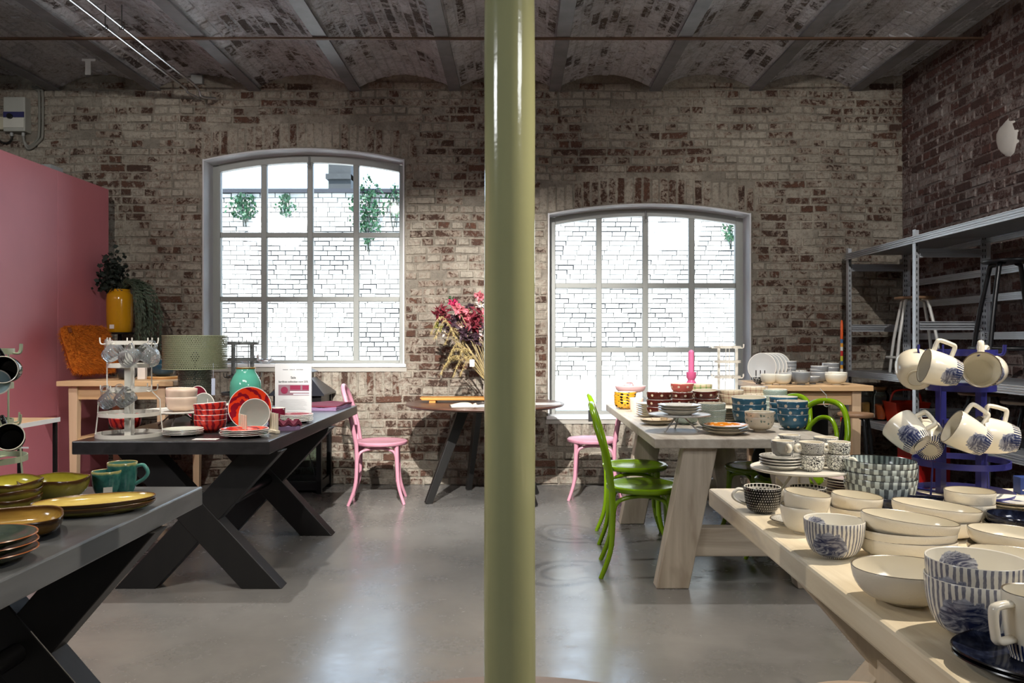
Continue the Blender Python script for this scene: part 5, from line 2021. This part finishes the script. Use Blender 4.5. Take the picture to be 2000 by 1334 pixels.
# silver figurines on the window sill
M_CHROME = solid('polished_silver', C(224, 226, 230), .22, .8, var=.04)
for i, (px, lab, s) in enumerate(((478, 'small silver bird figurine nearest the dark rack on the sill', 1), (514, 'small silver bird figurine with raised tail on the sill', -1))):
    t = thing('silver_bird', lab, 'figurine', (at(px, YB)[0], YB + .05, 1.048), 0, 'silver birds on the sill')
    m = MB()
    m.ball((0, 0, .022), .05, .022, .022, 14, 8)
    m.build('body', M_CHROME, t)
    m = MB()
    m.tube(spline([(-.04 * s, 0, .026), (-.062 * s, 0, .034), (-.074 * s, 0, .026)], 4), [.014, .013, .013, .013, .012, .011, .009, .006, .002], 8)
    m.build('head', M_CHROME, t)
    m = MB()
    m.tube(spline([(.03 * s, 0, .026), (.055 * s, 0, .034), (.062 * s, 0, .06), (.052 * s, 0, .085)], 4), [.014, .013, .012, .011, .010, .009, .009, .010, .011, .010, .008, .005, .002], 8, flat=.6)
    m.tube([(.06 * s, 0, .05), (.082 * s, 0, .046), (.092 * s, 0, .03)], [.006, .005, .002], 6)
    m.build('tail', M_CHROME, t)

m = MB()
m.box(-.022, .022, -.002, .002, -.07, 0)
m.tube([(0, 0, 0), (.01, 0, .03), (.03, 0, .05)], .001, 5)
tag(m.build('swing_tag', solid('black_card', C(30, 30, 30), .5), None, 0, loc=(at(1238, 5.2)[0] - .28, 5.05, .82)), 'dark swing tag hanging from the second green chair', 'tag')

# ---------- whitewashed table
def P2(px, d):
    return at(px, d)


M_LEO = ceram('leopard', p_spots(C(200, 146, 36), C(22, 18, 15), 16.0, 6.0, .36), .2)
me_leo = bowl_mesh('leopard_bowl', [M_LEO, M_CREAMC, M_RIMDK], .080, .062, .038, .7, .004)
stack('leopard_bowl', 'bowl', me_leo, at(1221, 5.86), TZ, 4, .020, 'four nested yellow leopard print bowls at the table corner')
M_MVP = ceram('mauve_pink', p_plain(C(190, 152, 152)), .25)
t = thing('handled_dish', 'dusty pink oval dish with a curled handle behind the leopard bowls', 'dish', (at(1233, 6.02)[0], 6.06, TZ), .1)
m = MB()
P_, mm_ = bowl_prof(.115, .055, .05, .8, .005)
m.lathe(P_, 44, mm_, ov(.7))
m.build('body', [M_MVP, M_MVP, M_RIMW], t, 50, loc=(0, 0, .098))
m = MB()
m.tube(spline([(.02, .0, .15), (.01, .0, .175), (-.03, .0, .178), (-.05, .0, .16)], 4), .007, 8)
m.build('handle', M_MVP, t)
m = MB()
m.lathe([(0, 0), (.06, 0), (.045, .02), (.035, .05), (.045, .10), (0, .10)], 28)
m.build('pedestal', M_MVP, t, 30)
M_BLSH = ceram('blush_cup_glaze', p_plain(C(232, 196, 178)), .3)
me_tum = bowl_mesh('pink_cup', [M_BLSH, M_BLSH, M_RIMW], .047, .095, .036, 1.2, .003)
stack('pink_cup', 'cup', me_tum, at(1243, 5.62), TZ, 1, .02, 'plain blush pink tumbler beside the leopard bowls')
mug('glass_mug', 'clear glass cup half hidden behind the blush tumbler', (*at(1262, 5.80), TZ), .045, .085, .034, [M_GLASSMUG] * 3, .6, 'round', p=1.0)
M_BDOT = ceram('brown_dotted', p_dots(C(104, 38, 28), C(222, 204, 178), 8, 3, .0075, C(60, 26, 24), (.058, .043)), .16)
M_PDOT = ceram('pink_dotted', p_dots(C(206, 102, 92), C(232, 208, 184), 8, 3, .0075, None, (.055, .043)), .16)
me_bd = bowl_mesh('brown_dotted_bowl', [M_BDOT, M_CREAMC, M_RIMW], .0805, .066, .038, .65, .004)
me_pd = bowl_mesh('pink_dotted_bowl', [M_PDOT, M_CREAMC, M_RIMW], .076, .060, .038, .65, .004)
stack('brown_dotted_bowl', 'bowl', me_bd, at(1288, 5.10), TZ + .012, 3, .045, 'three brown dotted bowls beside the cream plate pile', spin=.9, tilt=(.03, .05, 0))
stack('brown_dotted_bowl', 'bowl', me_bd, at(1332, 5.34), TZ + .002, 3, .043, 'three brown dotted bowls under the pink dotted bowl', spin=1.3)
stack('pink_dotted_bowl', 'bowl', me_pd, at(1332, 5.36), TZ + .148, 1, .04, 'pink dotted bowl on top of the middle brown stack', rz=.5)
stack('brown_dotted_bowl', 'bowl', me_bd, at(1379, 5.14), TZ + .012, 3, .048, 'three brown dotted bowls next to the sage bowls', spin=.6, tilt=(-.02, -.07, .003))
M_PLAIDG = ceram('green_plaid', p_plaid(C(226, 208, 166), C(112, 160, 84), 12, 3, .12), .2)
me_pg = bowl_mesh('plaid_bowl', [M_PLAIDG, M_CREAMC, M_RIMW], .077, .070, .042, .6, .004)
stack('plaid_bowl', 'bowl', me_pg, at(1369, 5.62), TZ, 4, .040, 'four green plaid bowls behind the brown dotted bowls')
t = thing('candle_holder', 'bulbous bright pink candle holder on the whitewashed table', 'candle holder', (*at(1350, 5.92), TZ))
m = MB()
m.lathe([(0, 0), (.055, 0), (.058, .01), (.04, .02), (.028, .04), (.04, .07), (.043, .09), (.03, .115), (.026, .125), (.04, .15), (.043, .17), (.03, .195), (.024, .205), (.036, .225), (.036, .262), (.026, .264), (.024, .25), (0, .25)], 32)
m.build('body', solid('pink_ceramic', C(214, 96, 142), .25), t, 40)
m = MB()
m.lathe([(0, 0), (.0205, 0), (.0205, .155), (.012, .168), (0, .172)], 20)
tag(m.build('candle', solid('pink_wax', C(222, 110, 156), .5), None, 30, loc=(*at(1350, 5.92), TZ + .251)), 'tall pink candle in the pink holder', 'candle')
mug_rack('empty cream metal rack in front of the right window', at(1421, 6.08), TZ, .92, M_RACKW, nh=8, rz=1.45)
me_cp = plate_mesh('cream_plate', [M_CREAMC, M_CREAMC, M_RIMDK], .094, .017, .055)
stack('cream_plate', 'plate', me_cp, at(1271, 5.26), TZ, 6, .014, 'six stacked cream plates behind the brown dotted bowls')
stack('cream_plate', 'plate', me_cp, at(1424, 4.98), TZ, 6, .013, 'six stacked cream plates behind the sage bowls')
M_PLAIDB = ceram('brown_plaid', p_plaid(C(232, 212, 180), C(150, 70, 50), 14, 3, .06), .2)
me_pb2 = bowl_mesh('plaid_bowl', [M_PLAIDB, M_CREAMC, M_RIMW], .078, .070, .042, .6, .004)
stack('plaid_bowl', 'bowl', me_pb2, at(1427, 5.16), TZ + .085, 2, .022, 'pair of cream plaid bowls on the plate pile')
stack('plaid_bowl', 'bowl', me_pb2, at(1470, 5.30), TZ + .0, 4, .040, 'four cream plaid bowls behind the blue dotted bowls')
M_FLOW = ceram('red_floral', p_spots(C(236, 226, 206), C(196, 70, 40), 26.0, 10.0, .3), .2)
me_fl = bowl_mesh('floral_bowl', [M_FLOW, M_CREAMC, M_RIMW], .07, .06, .035, .65, .004)
stack('floral_bowl', 'bowl', me_fl, at(1414, 5.62), TZ, 3, .042, 'three red flower print bowls beside the green plaid bowls')
me_cr = plate_mesh('brown_rimmed_plate', [M_CREAMC, ceram('brown_edge', p_dots(C(120, 44, 34), C(226, 208, 180), 14, 4, .25)), M_RIMW], .105, .022)
stack('brown_rimmed_plate', 'plate', me_cr, at(1456, 5.72), TZ, 6, .0225, 'six stacked brown rimmed plates behind the plaid bowls')
M_PATP = ceram('brown_line_plate', p_plaid(C(232, 214, 184), C(128, 56, 44), 9, 5, .05), .2)
me_pp = plate_mesh('patterned_plate', [M_CREAMC, M_PATP, M_RIMDK], .096, .020, .05)
stack('patterned_plate', 'plate', me_pp, at(1283, 4.78), TZ, 2, .009, 'pair of cream plates with brown lines left of the grey stand')
me_sc = bowl_mesh('small_cup', [M_PATP, M_CREAMC, M_RIMDK], .024, .034, .017, 1.0, .0025)
stack('small_cup', 'cup', me_sc, at(1297, 4.78), TZ + .018, 1, .02, 'tiny patterned cup standing on the brown lined plate')
zs = cake_stand('grey cake stand with scalloped plates on the whitewashed table', at(1327, 4.42), .165, .092, M_STANDG, False, 1.3)
sca = lambda x, y, z: (x * (1 + .022 * math.sin(12 * math.atan2(y, x))), y * (1 + .022 * math.sin(12 * math.atan2(y, x))), z)
me_sca = plate_mesh('scalloped_plate', [M_CREAMC, ceram('plate_speck', p_speck(C(226, 222, 212), C(150, 150, 146), 30.0, .58, .5)), solid('grey_rim', C(150, 150, 152), .3)], .115, .026, .06, fn=sca, seg=96)
for o in stack('scalloped_plate', 'plate', me_sca, at(1327, 4.40), zs, 3, .013, 'three scalloped cream plates on the grey cake stand'):
    pass
M_SAGEB = ceram('sage_speckle', p_speck(C(196, 208, 196), C(110, 142, 134), 26.0, .52, .7), .2)
me_sg = bowl_mesh('sage_bowl', [M_SAGEB, M_CREAMC, M_RIMW], .0775, .068, .036, .6, .004)
stack('sage_bowl', 'bowl', me_sg, at(1390, 4.62), TZ, 3, .034, 'three nested speckled sage bowls right of the grey stand')
stack('sage_bowl', 'bowl', me_sg, at(1340, 4.80), TZ, 1, .03, 'single speckled sage bowl under the grey cake stand')
me_od = plate_mesh('orange_dotted_plate', [M_CREAMC, ceram('orange_dotted', p_dots(C(238, 140, 20), C(240, 214, 170), 9, 5, .009, None, (.06, .045)), .18), M_RIMW], .116, .020, .065)
me_pw = plate_mesh('cream_plate', [M_CREAMC, M_CREAMC, M_RIMDK], .120, .022, .066)
stack('cream_plate', 'plate', me_pw, at(1418, 4.30), TZ, 2, .013, 'two cream plates under the orange dotted plate')
stack('orange_dotted_plate', 'plate', me_od, at(1418, 4.30), TZ + .028, 1, .013, 'orange dotted plate topping the stack at the table front')
M_LEAF = ceram('leaf_print', p_spots(C(216, 204, 182), C(110, 124, 112), 20.0, 6.0, .25), .2)
me_lf = bowl_mesh('leaf_bowl', [M_LEAF, M_CREAMC, M_RIMW], .0775, .076, .036, .75, .004, .012)
stack('leaf_bowl', 'bowl', me_lf, at(1483, 4.42), TZ, 2, .030, 'pair of beige leaf print bowls at the table front')
M_BLDOT = ceram('blue_dotted', p_dots(C(58, 106, 130), C(214, 200, 178), 8, 3, .008, C(48, 90, 114), (.06, .045)), .15)
me_bld = bowl_mesh('blue_dotted_bowl', [M_BLDOT, M_CREAMC, M_RIMW], .0825, .084, .036, .7, .004)
me_blw = bowl_mesh('blue_dotted_bowl', [M_BLDOT, M_CREAMC, M_RIMW], .098, .084, .040, .7, .004)
stack('blue_dotted_bowl', 'bowl', me_bld, at(1548, 4.52), TZ, 3, .036, 'three nested blue dotted bowls at the right end', spin=.5)
stack('blue_dotted_bowl', 'bowl', me_blw, at(1463, 4.78), TZ, 3, .036, 'three wider blue dotted bowls behind the leaf print bowls', spin=.8, tilt=(-.02, -.06, .004))
stack('blue_dotted_bowl', 'bowl', me_bld, at(1530, 4.92), TZ, 3, .034, 'three blue dotted bowls hidden behind the front blue stack', spin=.4)
stack('sage_bowl', 'bowl', me_sg, at(1513, 5.25), TZ, 4, .036, 'four sage bowls at the back right of the table')
m = MB()
m.box(-.025, .025, -.02, .02, 0, .0012)
tag(m.build('price_card', solid('white_card', C(226, 218, 210), .7), None, 0, loc=(*at(1512, 4.66), TZ)), 'small white card lying behind the leaf print bowls', 'card')

# ---------- pine table at the right: grey ware
ZQ = .9505
M_GRYC = ceram('slate_grey', p_plain(C(132, 136, 140), .1), .25)
M_LGRYC = ceram('light_grey', p_plain(C(186, 188, 188), .05), .25)
M_CRW = ceram('oat_cream', p_plain(C(226, 222, 206)), .25)
me_gp = plate_mesh('grey_dinner_plate', [M_LGRYC, M_LGRYC, M_RIMW], .105, .012)
for k in range(5):
    o = put('grey_dinner_plate', me_gp, (1.79 + k * .030, 5.98 + k * .012, ZQ + .104), (PI / 2 - .10, 0, -.55))
    tag(o, ['front', 'second', 'third', 'fourth', 'rear'][k] + ' one of five pale grey plates standing upright on the pine table', 'plate', 'upright grey plates')
t = thing('plate_rack', 'small black metal rack holding the upright grey plates', 'plate rack', (1.80, 5.92, ZQ), -.3)
for k in range(3):
    m = MB()
    m.tube([(-.07 + k * .03, -.03, .0), (-.07 + k * .03, -.03, .085)], .004, 6)
    m.build('peg', M_BLKTUBE, t)
m = MB()
m.box(-.08, .08, -.034, -.026, 0, .006)
m.box(-.08, -.072, -.034, .06, 0, .006)
m.box(.072, .08, -.034, .06, 0, .006)
m.build('base', M_BLKTUBE, t, 0)
rb = lambda nm, mat, r, h, p=.75: bowl_mesh(nm, [mat, mat, M_RIMW], r, h, r * .45, p, .004, .010)
me_g1, me_c1, me_g2 = rb('grey_bowl', M_GRYC, .060, .075), rb('oat_bowl', M_CRW, .058, .072), rb('grey_bowl', M_GRYC, .048, .052)
me_c2 = rb('oat_bowl', M_CRW, .072, .072, .9)
me_pt = bowl_mesh('patterned_bowl', [ceram('black_lattice', p_cells(C(186, 186, 182), C(50, 54, 60), 18.0, 6.0, .09)), M_LGRYC, M_RIMW], .040, .052, .018, .75, .003, .010)
for (me, px, d, n, dz, lab) in (
        (me_pt, 1481, 5.62, 1, .02, 'small lattice patterned bowl in front of the upright plates'),
        (me_c1, 1502, 5.54, 1, .02, 'oat white bowl with a ridge nearest the upright plates'),
        (me_c1, 1529, 5.50, 1, .02, 'oat white bowl second from the upright plates'),
        (me_g1, 1539, 5.66, 1, .02, 'grey bowl hidden behind the second oat bowl'),
        (me_g1, 1565, 5.53, 2, .012, 'two nested grey bowls in the front row of the pine table'),
        (me_g2, 1587, 5.62, 1, .02, 'small grey bowl right of the front grey pair'),
        (me_g1, 1600, 5.78, 3, .022, 'three nested grey bowls in the back row of the pine table'),
        (me_g1, 1622, 5.95, 3, .030, 'three nested grey bowls at the back right of the pine table'),
        (me_g1, 1539, 6.02, 4, .024, 'four nested grey bowls behind the oat bowls'),
        (me_pt, 1564, 5.95, 2, .030, 'two lattice patterned bowls between the grey stacks'),
        (me_c2, 1633, 5.54, 2, .012, 'two oat white bowls at the pine table right end')):
    stack(me.name.split('.')[0], 'bowl', me, at(px, d), ZQ, n, dz, lab)

# ---------- pine table at the left
ZL = .9655
M_PETROL = ceram('petrol_glaze', p_plain(C(30, 60, 76), .2), .12)
me_pe = bowl_mesh('petrol_pot', [M_PETROL, M_PETROL, M_RIMDK], .088, .085, .05, .6, .005)
stack('petrol_pot', 'pot', me_pe, at(318, 6.1), ZL + .022, 2, .040, 'two dark petrol blue pots beside the lamp')
me_ch = bowl_mesh('charcoal_bowl', [ceram('charcoal', p_plain(C(40, 42, 46), .2), .2), ceram('charcoal', p_plain(C(40, 42, 46), .2), .2), M_RIMDK], .075, .080, .04, .6, .005)
stack('charcoal_bowl', 'bowl', me_ch, at(248, 6.0), ZL, 1, .03, 'charcoal bowl on the left pine table behind the glass mugs')
m = MB()
m.lathe([(0, 0), (.105, 0), (.112, .01), (.112, .018), (0, .018)], 40)
tag(m.build('serving_board', wood('board_wood', C(206, 164, 110), C(176, 134, 84), 0, 1.0), None, 30, loc=(*at(318, 6.1), ZL)), 'round wooden board under the petrol blue pots', 'board')
m = MB()
m.box(-.028, .028, -.02, .02, 0, .085)
tag(m.build('gift_box', solid('white_card', C(226, 218, 210), .7), None, 0, bevel=.002, loc=(*at(278, 6.02), ZL)), 'small white box between the charcoal bowl and petrol pots', 'box')
# furry cushion
t = thing('cushion', 'shaggy orange cushion leaning on the pink partition', 'cushion', (-3.165, 6.06, ZL + .214), 0)
t.rotation_euler = (-.42, 0, 1.15)
m = MB()
A, TH = .205, .065
def cush(u, v, s):
    w = (1 - abs(u) ** 4) * (1 - abs(v) ** 4)
    k = 1 - .07 * (1 - abs(u) ** 2) * abs(v) ** 3
    k2 = 1 - .07 * (1 - abs(v) ** 2) * abs(u) ** 3
    return Vector((A * u * k2 * math.sqrt(1 - .26 * v * v * v * v), s * TH * max(w, 0) ** .55, A * v * k * math.sqrt(1 - .26 * u * u * u * u)))
N = 20
for s in (-1, 1):
    b = m._add([cush(-1 + 2 * i / N, -1 + 2 * j / N, s) for i in range(N + 1) for j in range(N + 1)])
    for i in range(N):
        for j in range(N):
            q = [b + i * (N + 1) + j, b + (i + 1) * (N + 1) + j, b + (i + 1) * (N + 1) + j + 1, b + i * (N + 1) + j + 1]
            m.face(q if s < 0 else q[::-1])
M_FUR = solid('orange_fur', C(198, 108, 14), .9, var=.5, sc=18)
m.build('cover', M_FUR, t, 60)
f = MB()
for k in range(7000):
    u, v = RND.uniform(-1, 1), RND.uniform(-1, 1)
    p = cush(u, v, -1 if k % 4 else 1)
    nn = Vector((u * .5 * abs(u), -1 if k % 4 else 1, v * .5 * abs(v))).normalized()
    d_ = (nn * .9 + Vector((RND.gauss(0, .5), RND.gauss(0, .2), -.6 + RND.gauss(0, .4)))).normalized()
    sd = Vector((RND.gauss(0, 1), RND.gauss(0, .2), RND.gauss(0, 1))).normalized() * .0022
    L = RND.uniform(.016, .034)
    b = f._add([p - sd, p + sd, p + d_ * L])
    f.face([b, b + 1, b + 2])
tag(f.build('fur', M_FUR, t, 0), kind='stuff')
m = MB()
m.box(-.012, .012, -.004, .004, -.02, .02)
m.build('tag', solid('fur_tag', C(120, 60, 24), .7), t, 0, loc=(-.155, -.055, .135))

# yellow pot with plants on a tall stand
xp, yp = at(234, 6.60)
t = thing('plant_stand', 'tall black metal plant stand in the corner', 'plant stand', (xp, yp, 0))
m = MB()
m.lathe([(0, 1.30), (.125, 1.30), (.13, 1.306), (.125, 1.314), (0, 1.314)], 32)
m.build('plate', M_BLKTUBE, t, 30)
m = MB()
m.tube([(0, 0, 0), (0, 0, 1.30)], .016, 12)
m.build('pole', M_BLKTUBE, t)
m = MB()
m.lathe([(0, 0), (.16, 0), (.16, .010), (.02, .022), (0, .022)], 36)
m.build('foot', M_BLKTUBE, t, 30)
t = thing('potted_plant', 'mustard yellow pot with dark foliage and trailing grey green leaves', 'plant', (xp, yp, 1.315))
m = MB()
m.lathe([(0, 0), (.088, 0), (.095, .008), (.099, .10), (.100, .26), (.095, .305), (.078, .325), (.080, .345), (.074, .348), (.072, .325), (.09, .30), (.09, .02), (0, .012)], 40)
m.build('pot', solid('mustard_glaze_pot', C(196, 140, 22), .14, var=.06), t, 40)
m = MB()
m.box(-.018, .018, -.001, .001, -.016, .016)
m.build('price_sticker', solid('white_card', C(226, 218, 210), .7), t, 0, loc=(-.015, -.0995, .045))
f = MB()
for k in range(70):
    a = RND.uniform(-.9, .9)
    y0 = RND.uniform(-.06, .05)
    d1, d2 = RND.uniform(.10, .20), RND.uniform(.14, .27)
    L = RND.uniform(.25, .62)
    pts = spline([(.02, y0, .33), (.02 + d1 * .7 * math.cos(a * .5), y0 + .05 * a, .42 - .03 * RND.random()), (.02 + d2 * .8, y0 + .10 * a, .33), (.02 + d2, y0 + .13 * a, .33 - L * .5), (.02 + d2 * RND.uniform(.8, 1.05), y0 + .13 * a, .33 - L)], 5)
    f.tube(pts, .0012, 4)
    for q in range(2, len(pts)):
        for s in (-1, 1):
            p = pts[q]
            dd = (pts[q] - pts[q - 1]).normalized()
            sd = Vector((RND.uniform(-1, 1), RND.uniform(-1, 1), .2)).normalized()
            b = f._add([p, p + sd * .010 + dd * .012 + Vector((.003, .003, 0)), p + sd * .016 + dd * .034, p + sd * .004 + dd * .016])
            f.face([b, b + 1, b + 2, b + 3])
tag(f.build('trailing_leaves', solid('trailing_green', C(78, 92, 74), .7, var=.4, sc=20), t, 0), kind='stuff')
f = MB()
for k in range(620):
    a, e, q = RND.uniform(0, 6.28), RND.gauss(0, .5), RND.random()
    c = Vector((-.055 + RND.gauss(0, .042), RND.gauss(0, .05), .33 + abs(RND.gauss(.10, .08))))
    d_ = Vector((RND.gauss(0, 1), RND.gauss(0, 1), RND.gauss(.4, .7))).normalized()
    sd = d_.cross(Vector((RND.gauss(0, 1), RND.gauss(0, 1), .3))).normalized()
    L = RND.uniform(.03, .055)
    b = f._add([c, c + d_ * L * .5 + sd * L * .4, c + d_ * L, c + d_ * L * .5 - sd * L * .4])
    f.face([b, b + 1, b + 2, b + 3])
tag(f.build('dark_leaves', solid('dark_leaf', C(24, 34, 26), .7, var=.4, sc=20), t, 0), kind='stuff')

# ---------- round table: bouquet, tray, book
xv, yv = at(962, 6.45)
m = MB()
m.lathe([(0, 0), (.055, 0), (.062, .01), (.075, .08), (.070, .15), (.040, .20), (.038, .225), (.034, .225), (.036, .20), (.06, .14), (.06, .02), (0, .01)], 36)
tag(m.build('vase', solid('stone_white', C(214, 208, 198), .5), None, 40, loc=(xv, yv, TZ)), 'white vase holding the bouquet behind the column', 'vase')
t = thing('bouquet', 'large bouquet of pink flowers and dried grasses behind the column', 'flowers', (xv, yv, TZ + .02))
M_STEM = solid('dry_stem', C(168, 150, 110), .8, var=.2)
cols = {'pink_petal': C(214, 118, 130), 'pale_petal': C(226, 190, 190), 'crimson_leaf': C(112, 30, 44), 'magenta_petal': C(196, 40, 96), 'plum_leaf': C(62, 40, 52), 'olive_leaf': C(120, 120, 50), 'green_leaf': C(50, 84, 50), 'white_petal': C(228, 220, 216)}
def flower(kind, c, r, n, long=1.0):
    f = MB()
    for k in range(n):
        d_ = Vector((RND.gauss(0, 1), RND.gauss(-.3, 1), RND.gauss(.2, 1))).normalized()
        sd = d_.cross(Vector((RND.gauss(0, 1), RND.gauss(0, 1), RND.gauss(0, 1)))).normalized()
        nn = d_.cross(sd)
        L = r * RND.uniform(.6, 1.1)
        w = L * .28 / long
        o_ = Vector((RND.gauss(0, .25), RND.gauss(0, .25), RND.gauss(0, .25))) * r
        b = f._add([o_, o_ + d_ * L * .4 + sd * w, o_ + d_ * L + nn * L * .15, o_ + d_ * L * .4 - sd * w, o_ + d_ * L * .5 + nn * L * .12])
        f.face([b, b + 1, b + 4])
        f.face([b + 1, b + 2, b + 4])
        f.face([b + 2, b + 3, b + 4])
        f.face([b + 3, b, b + 4])
    return f.build('bloom' if 'petal' in kind else 'leaf_spray', solid(kind, cols[kind], .6, var=.25, sc=30), t, 0, loc=c)
heads = [(862, 612, 'crimson_leaf', .085, 60, 2.2), (872, 622, 'crimson_leaf', .06, 30, 2.0), (889, 594, 'magenta_petal', .038, 40, .8), (880, 590, 'magenta_petal', .026, 26, .8), (896, 606, 'pink_petal', .055, 44, .8), (908, 616, 'pink_petal', .06, 50, .8), (914, 627, 'pink_petal', .05, 40, .8), (902, 634, 'pale_petal', .04, 30, .8),
         (876, 633, 'plum_leaf', .07, 40, 1.0), (893, 622, 'plum_leaf', .055, 30, 1.0), (926, 634, 'crimson_leaf', .08, 44, 1.2), (938, 616, 'crimson_leaf', .075, 36, 1.2), (856, 638, 'olive_leaf', .045, 26, 1.2), (868, 648, 'white_petal', .038, 50, 1.0), (880, 650, 'white_petal', .030, 40, 1.0),
         (940, 596, 'white_petal', .07, 30, 2.0), (935, 630, 'white_petal', .06, 30, 2.0), (937, 655, 'pale_petal', .07, 40, 1.6), (944, 648, 'white_petal', .06, 36, 2.0), (938, 580, 'pink_petal', .05, 36, .8), (909, 650, 'plum_leaf', .07, 40, 1.1), (925, 660, 'plum_leaf', .07, 40, 1.1), (915, 600, 'plum_leaf', .05, 24, 1.1), (880, 583, 'green_leaf', .035, 16, 1.5),
         (965, 600, 'pink_petal', .07, 50, .8), (975, 625, 'crimson_leaf', .08, 40, 1.2), (958, 640, 'plum_leaf', .08, 40, 1.1), (985, 650, 'white_petal', .06, 36, 1.5), (955, 610, 'pink_petal', .06, 40, .8), (990, 610, 'plum_leaf', .07, 36, 1.1)]
for (px, py, kd, r, n, lo) in heads:
    d = yv + RND.uniform(-.12, .08)
    flower(kd, (at(px, d)[0] - xv, d - yv, zz(py, d) - TZ - .02), r, n, lo)
    m = MB()
    e = Vector((at(px, d)[0] - xv, d - yv, zz(py, d) - TZ - .02))
    m.tube(arc3((RND.uniform(-.02, .02), RND.uniform(-.02, .02), .02), (e.x * .2, e.y * .2, .30), e, 6), .0028, 5)
    m.build('stem', M_STEM, t)
M_GRASS = solid('dry_grass', C(190, 170, 118), .85, var=.3, sc=30)
for k, (px, py, dr) in enumerate(((842, 650, 0), (850, 658, 0), (880, 690, 1), (868, 715, 1), (885, 735, 1), (860, 730, 1), (875, 700, 1), (895, 700, 1), (900, 730, 1), (870, 670, 0))):
    d = yv - .12 + RND.uniform(-.08, .04)
    e = Vector((at(px, d)[0] - xv, d - yv, zz(py, d) - TZ - .02))
    pts = spline([(0, 0, .10), (e.x * .45, e.y * .5, .30 + .04 * RND.random()), (e.x * .8, e.y * .9, max(e.z + .12, .36) - .04 * dr), tuple(e)], 8)
    f = MB()
    f.tube(pts, .0016, 4)
    for q in range(len(pts) // 2, len(pts)):
        for _ in range(16):
            d_ = Vector((RND.gauss(0, .6), RND.gauss(0, .6), -.6 + RND.gauss(0, .5))).normalized() * RND.uniform(.012, .04)
            w = Vector((RND.gauss(0, 1), RND.gauss(0, 1), 0)).normalized() * .0018
            b = f._add([pts[q] - w, pts[q] + w, pts[q] + d_])
            f.face([b, b + 1, b + 2])
    f.build('grass_plume', M_GRASS, t, 0)
m = MB()
m.box(-.018, .018, -.001, .001, -.055, 0)
m.build('gift_tag', solid('white_card', C(226, 218, 210), .7), t, 0, loc=(at(922, 6.25)[0] - xv, -.20, zz(702, 6.25) - TZ - .02))
t = thing('wooden_tray', 'long honey coloured wooden tray on feet on the round table', 'tray', (at(918, 6.40)[0], 6.52, TZ), .03)
M_HON = wood('honey_wood', C(206, 144, 66), C(176, 112, 46), 0, 1.0, .45)
m = MB()
m.prism([(-.38, .02), (.36, .02), (.36, .040), (-.40, .040)], -.09, .09)
m.build('board', M_HON, t, 0, bevel=.003)
for x in (-.30, .30):
    m = MB()
    m.box(x - .025, x + .025, -.08, .08, 0, .02)
    m.build('foot', M_HON, t, 0)
t = thing('open_book', 'open picture book lying on the round table', 'book', (at(925, 6.10)[0], 6.12, TZ), .12)
M_PAGE = solid('book_page', C(224, 216, 200), .6, var=.06)
for s in (-1, 1):
    m = MB()
    n = 12
    top = [(s * .17 * i / n, .004 + .020 * math.sin(PI * min(1, i / n * 1.08)) ** .7 * (1 - .55 * i / n)) for i in range(n + 1)]
    poly = top + [(s * .17, .002), (0, .002)]
    m.prism(poly if s > 0 else poly[::-1], -.12, .12)
    m.build('pages', M_PAGE, t, 40)
m = MB()
m.box(-.178, .178, -.126, .126, 0, .002)
m.build('cover', solid('book_cover', C(60, 60, 66), .5), t, 0)
m = MB()
m.prism([(.02, .0225), (.155, .0135), (.155, .0142), (.02, .0232)], -.10, .10)
m.build('photo_print', solid('photo_dark', C(52, 54, 60), .4, var=.6, sc=14), t, 0)
m = MB()
m.box(-.10, .10, -.07, .07, 0, .006)
tag(m.build('magazine', solid('magazine_cover', C(206, 204, 202), .25, var=.1), None, 0, loc=(at(1068, 6.35)[0], 6.32, TZ)), 'white magazine on the right side of the round table', 'magazine')
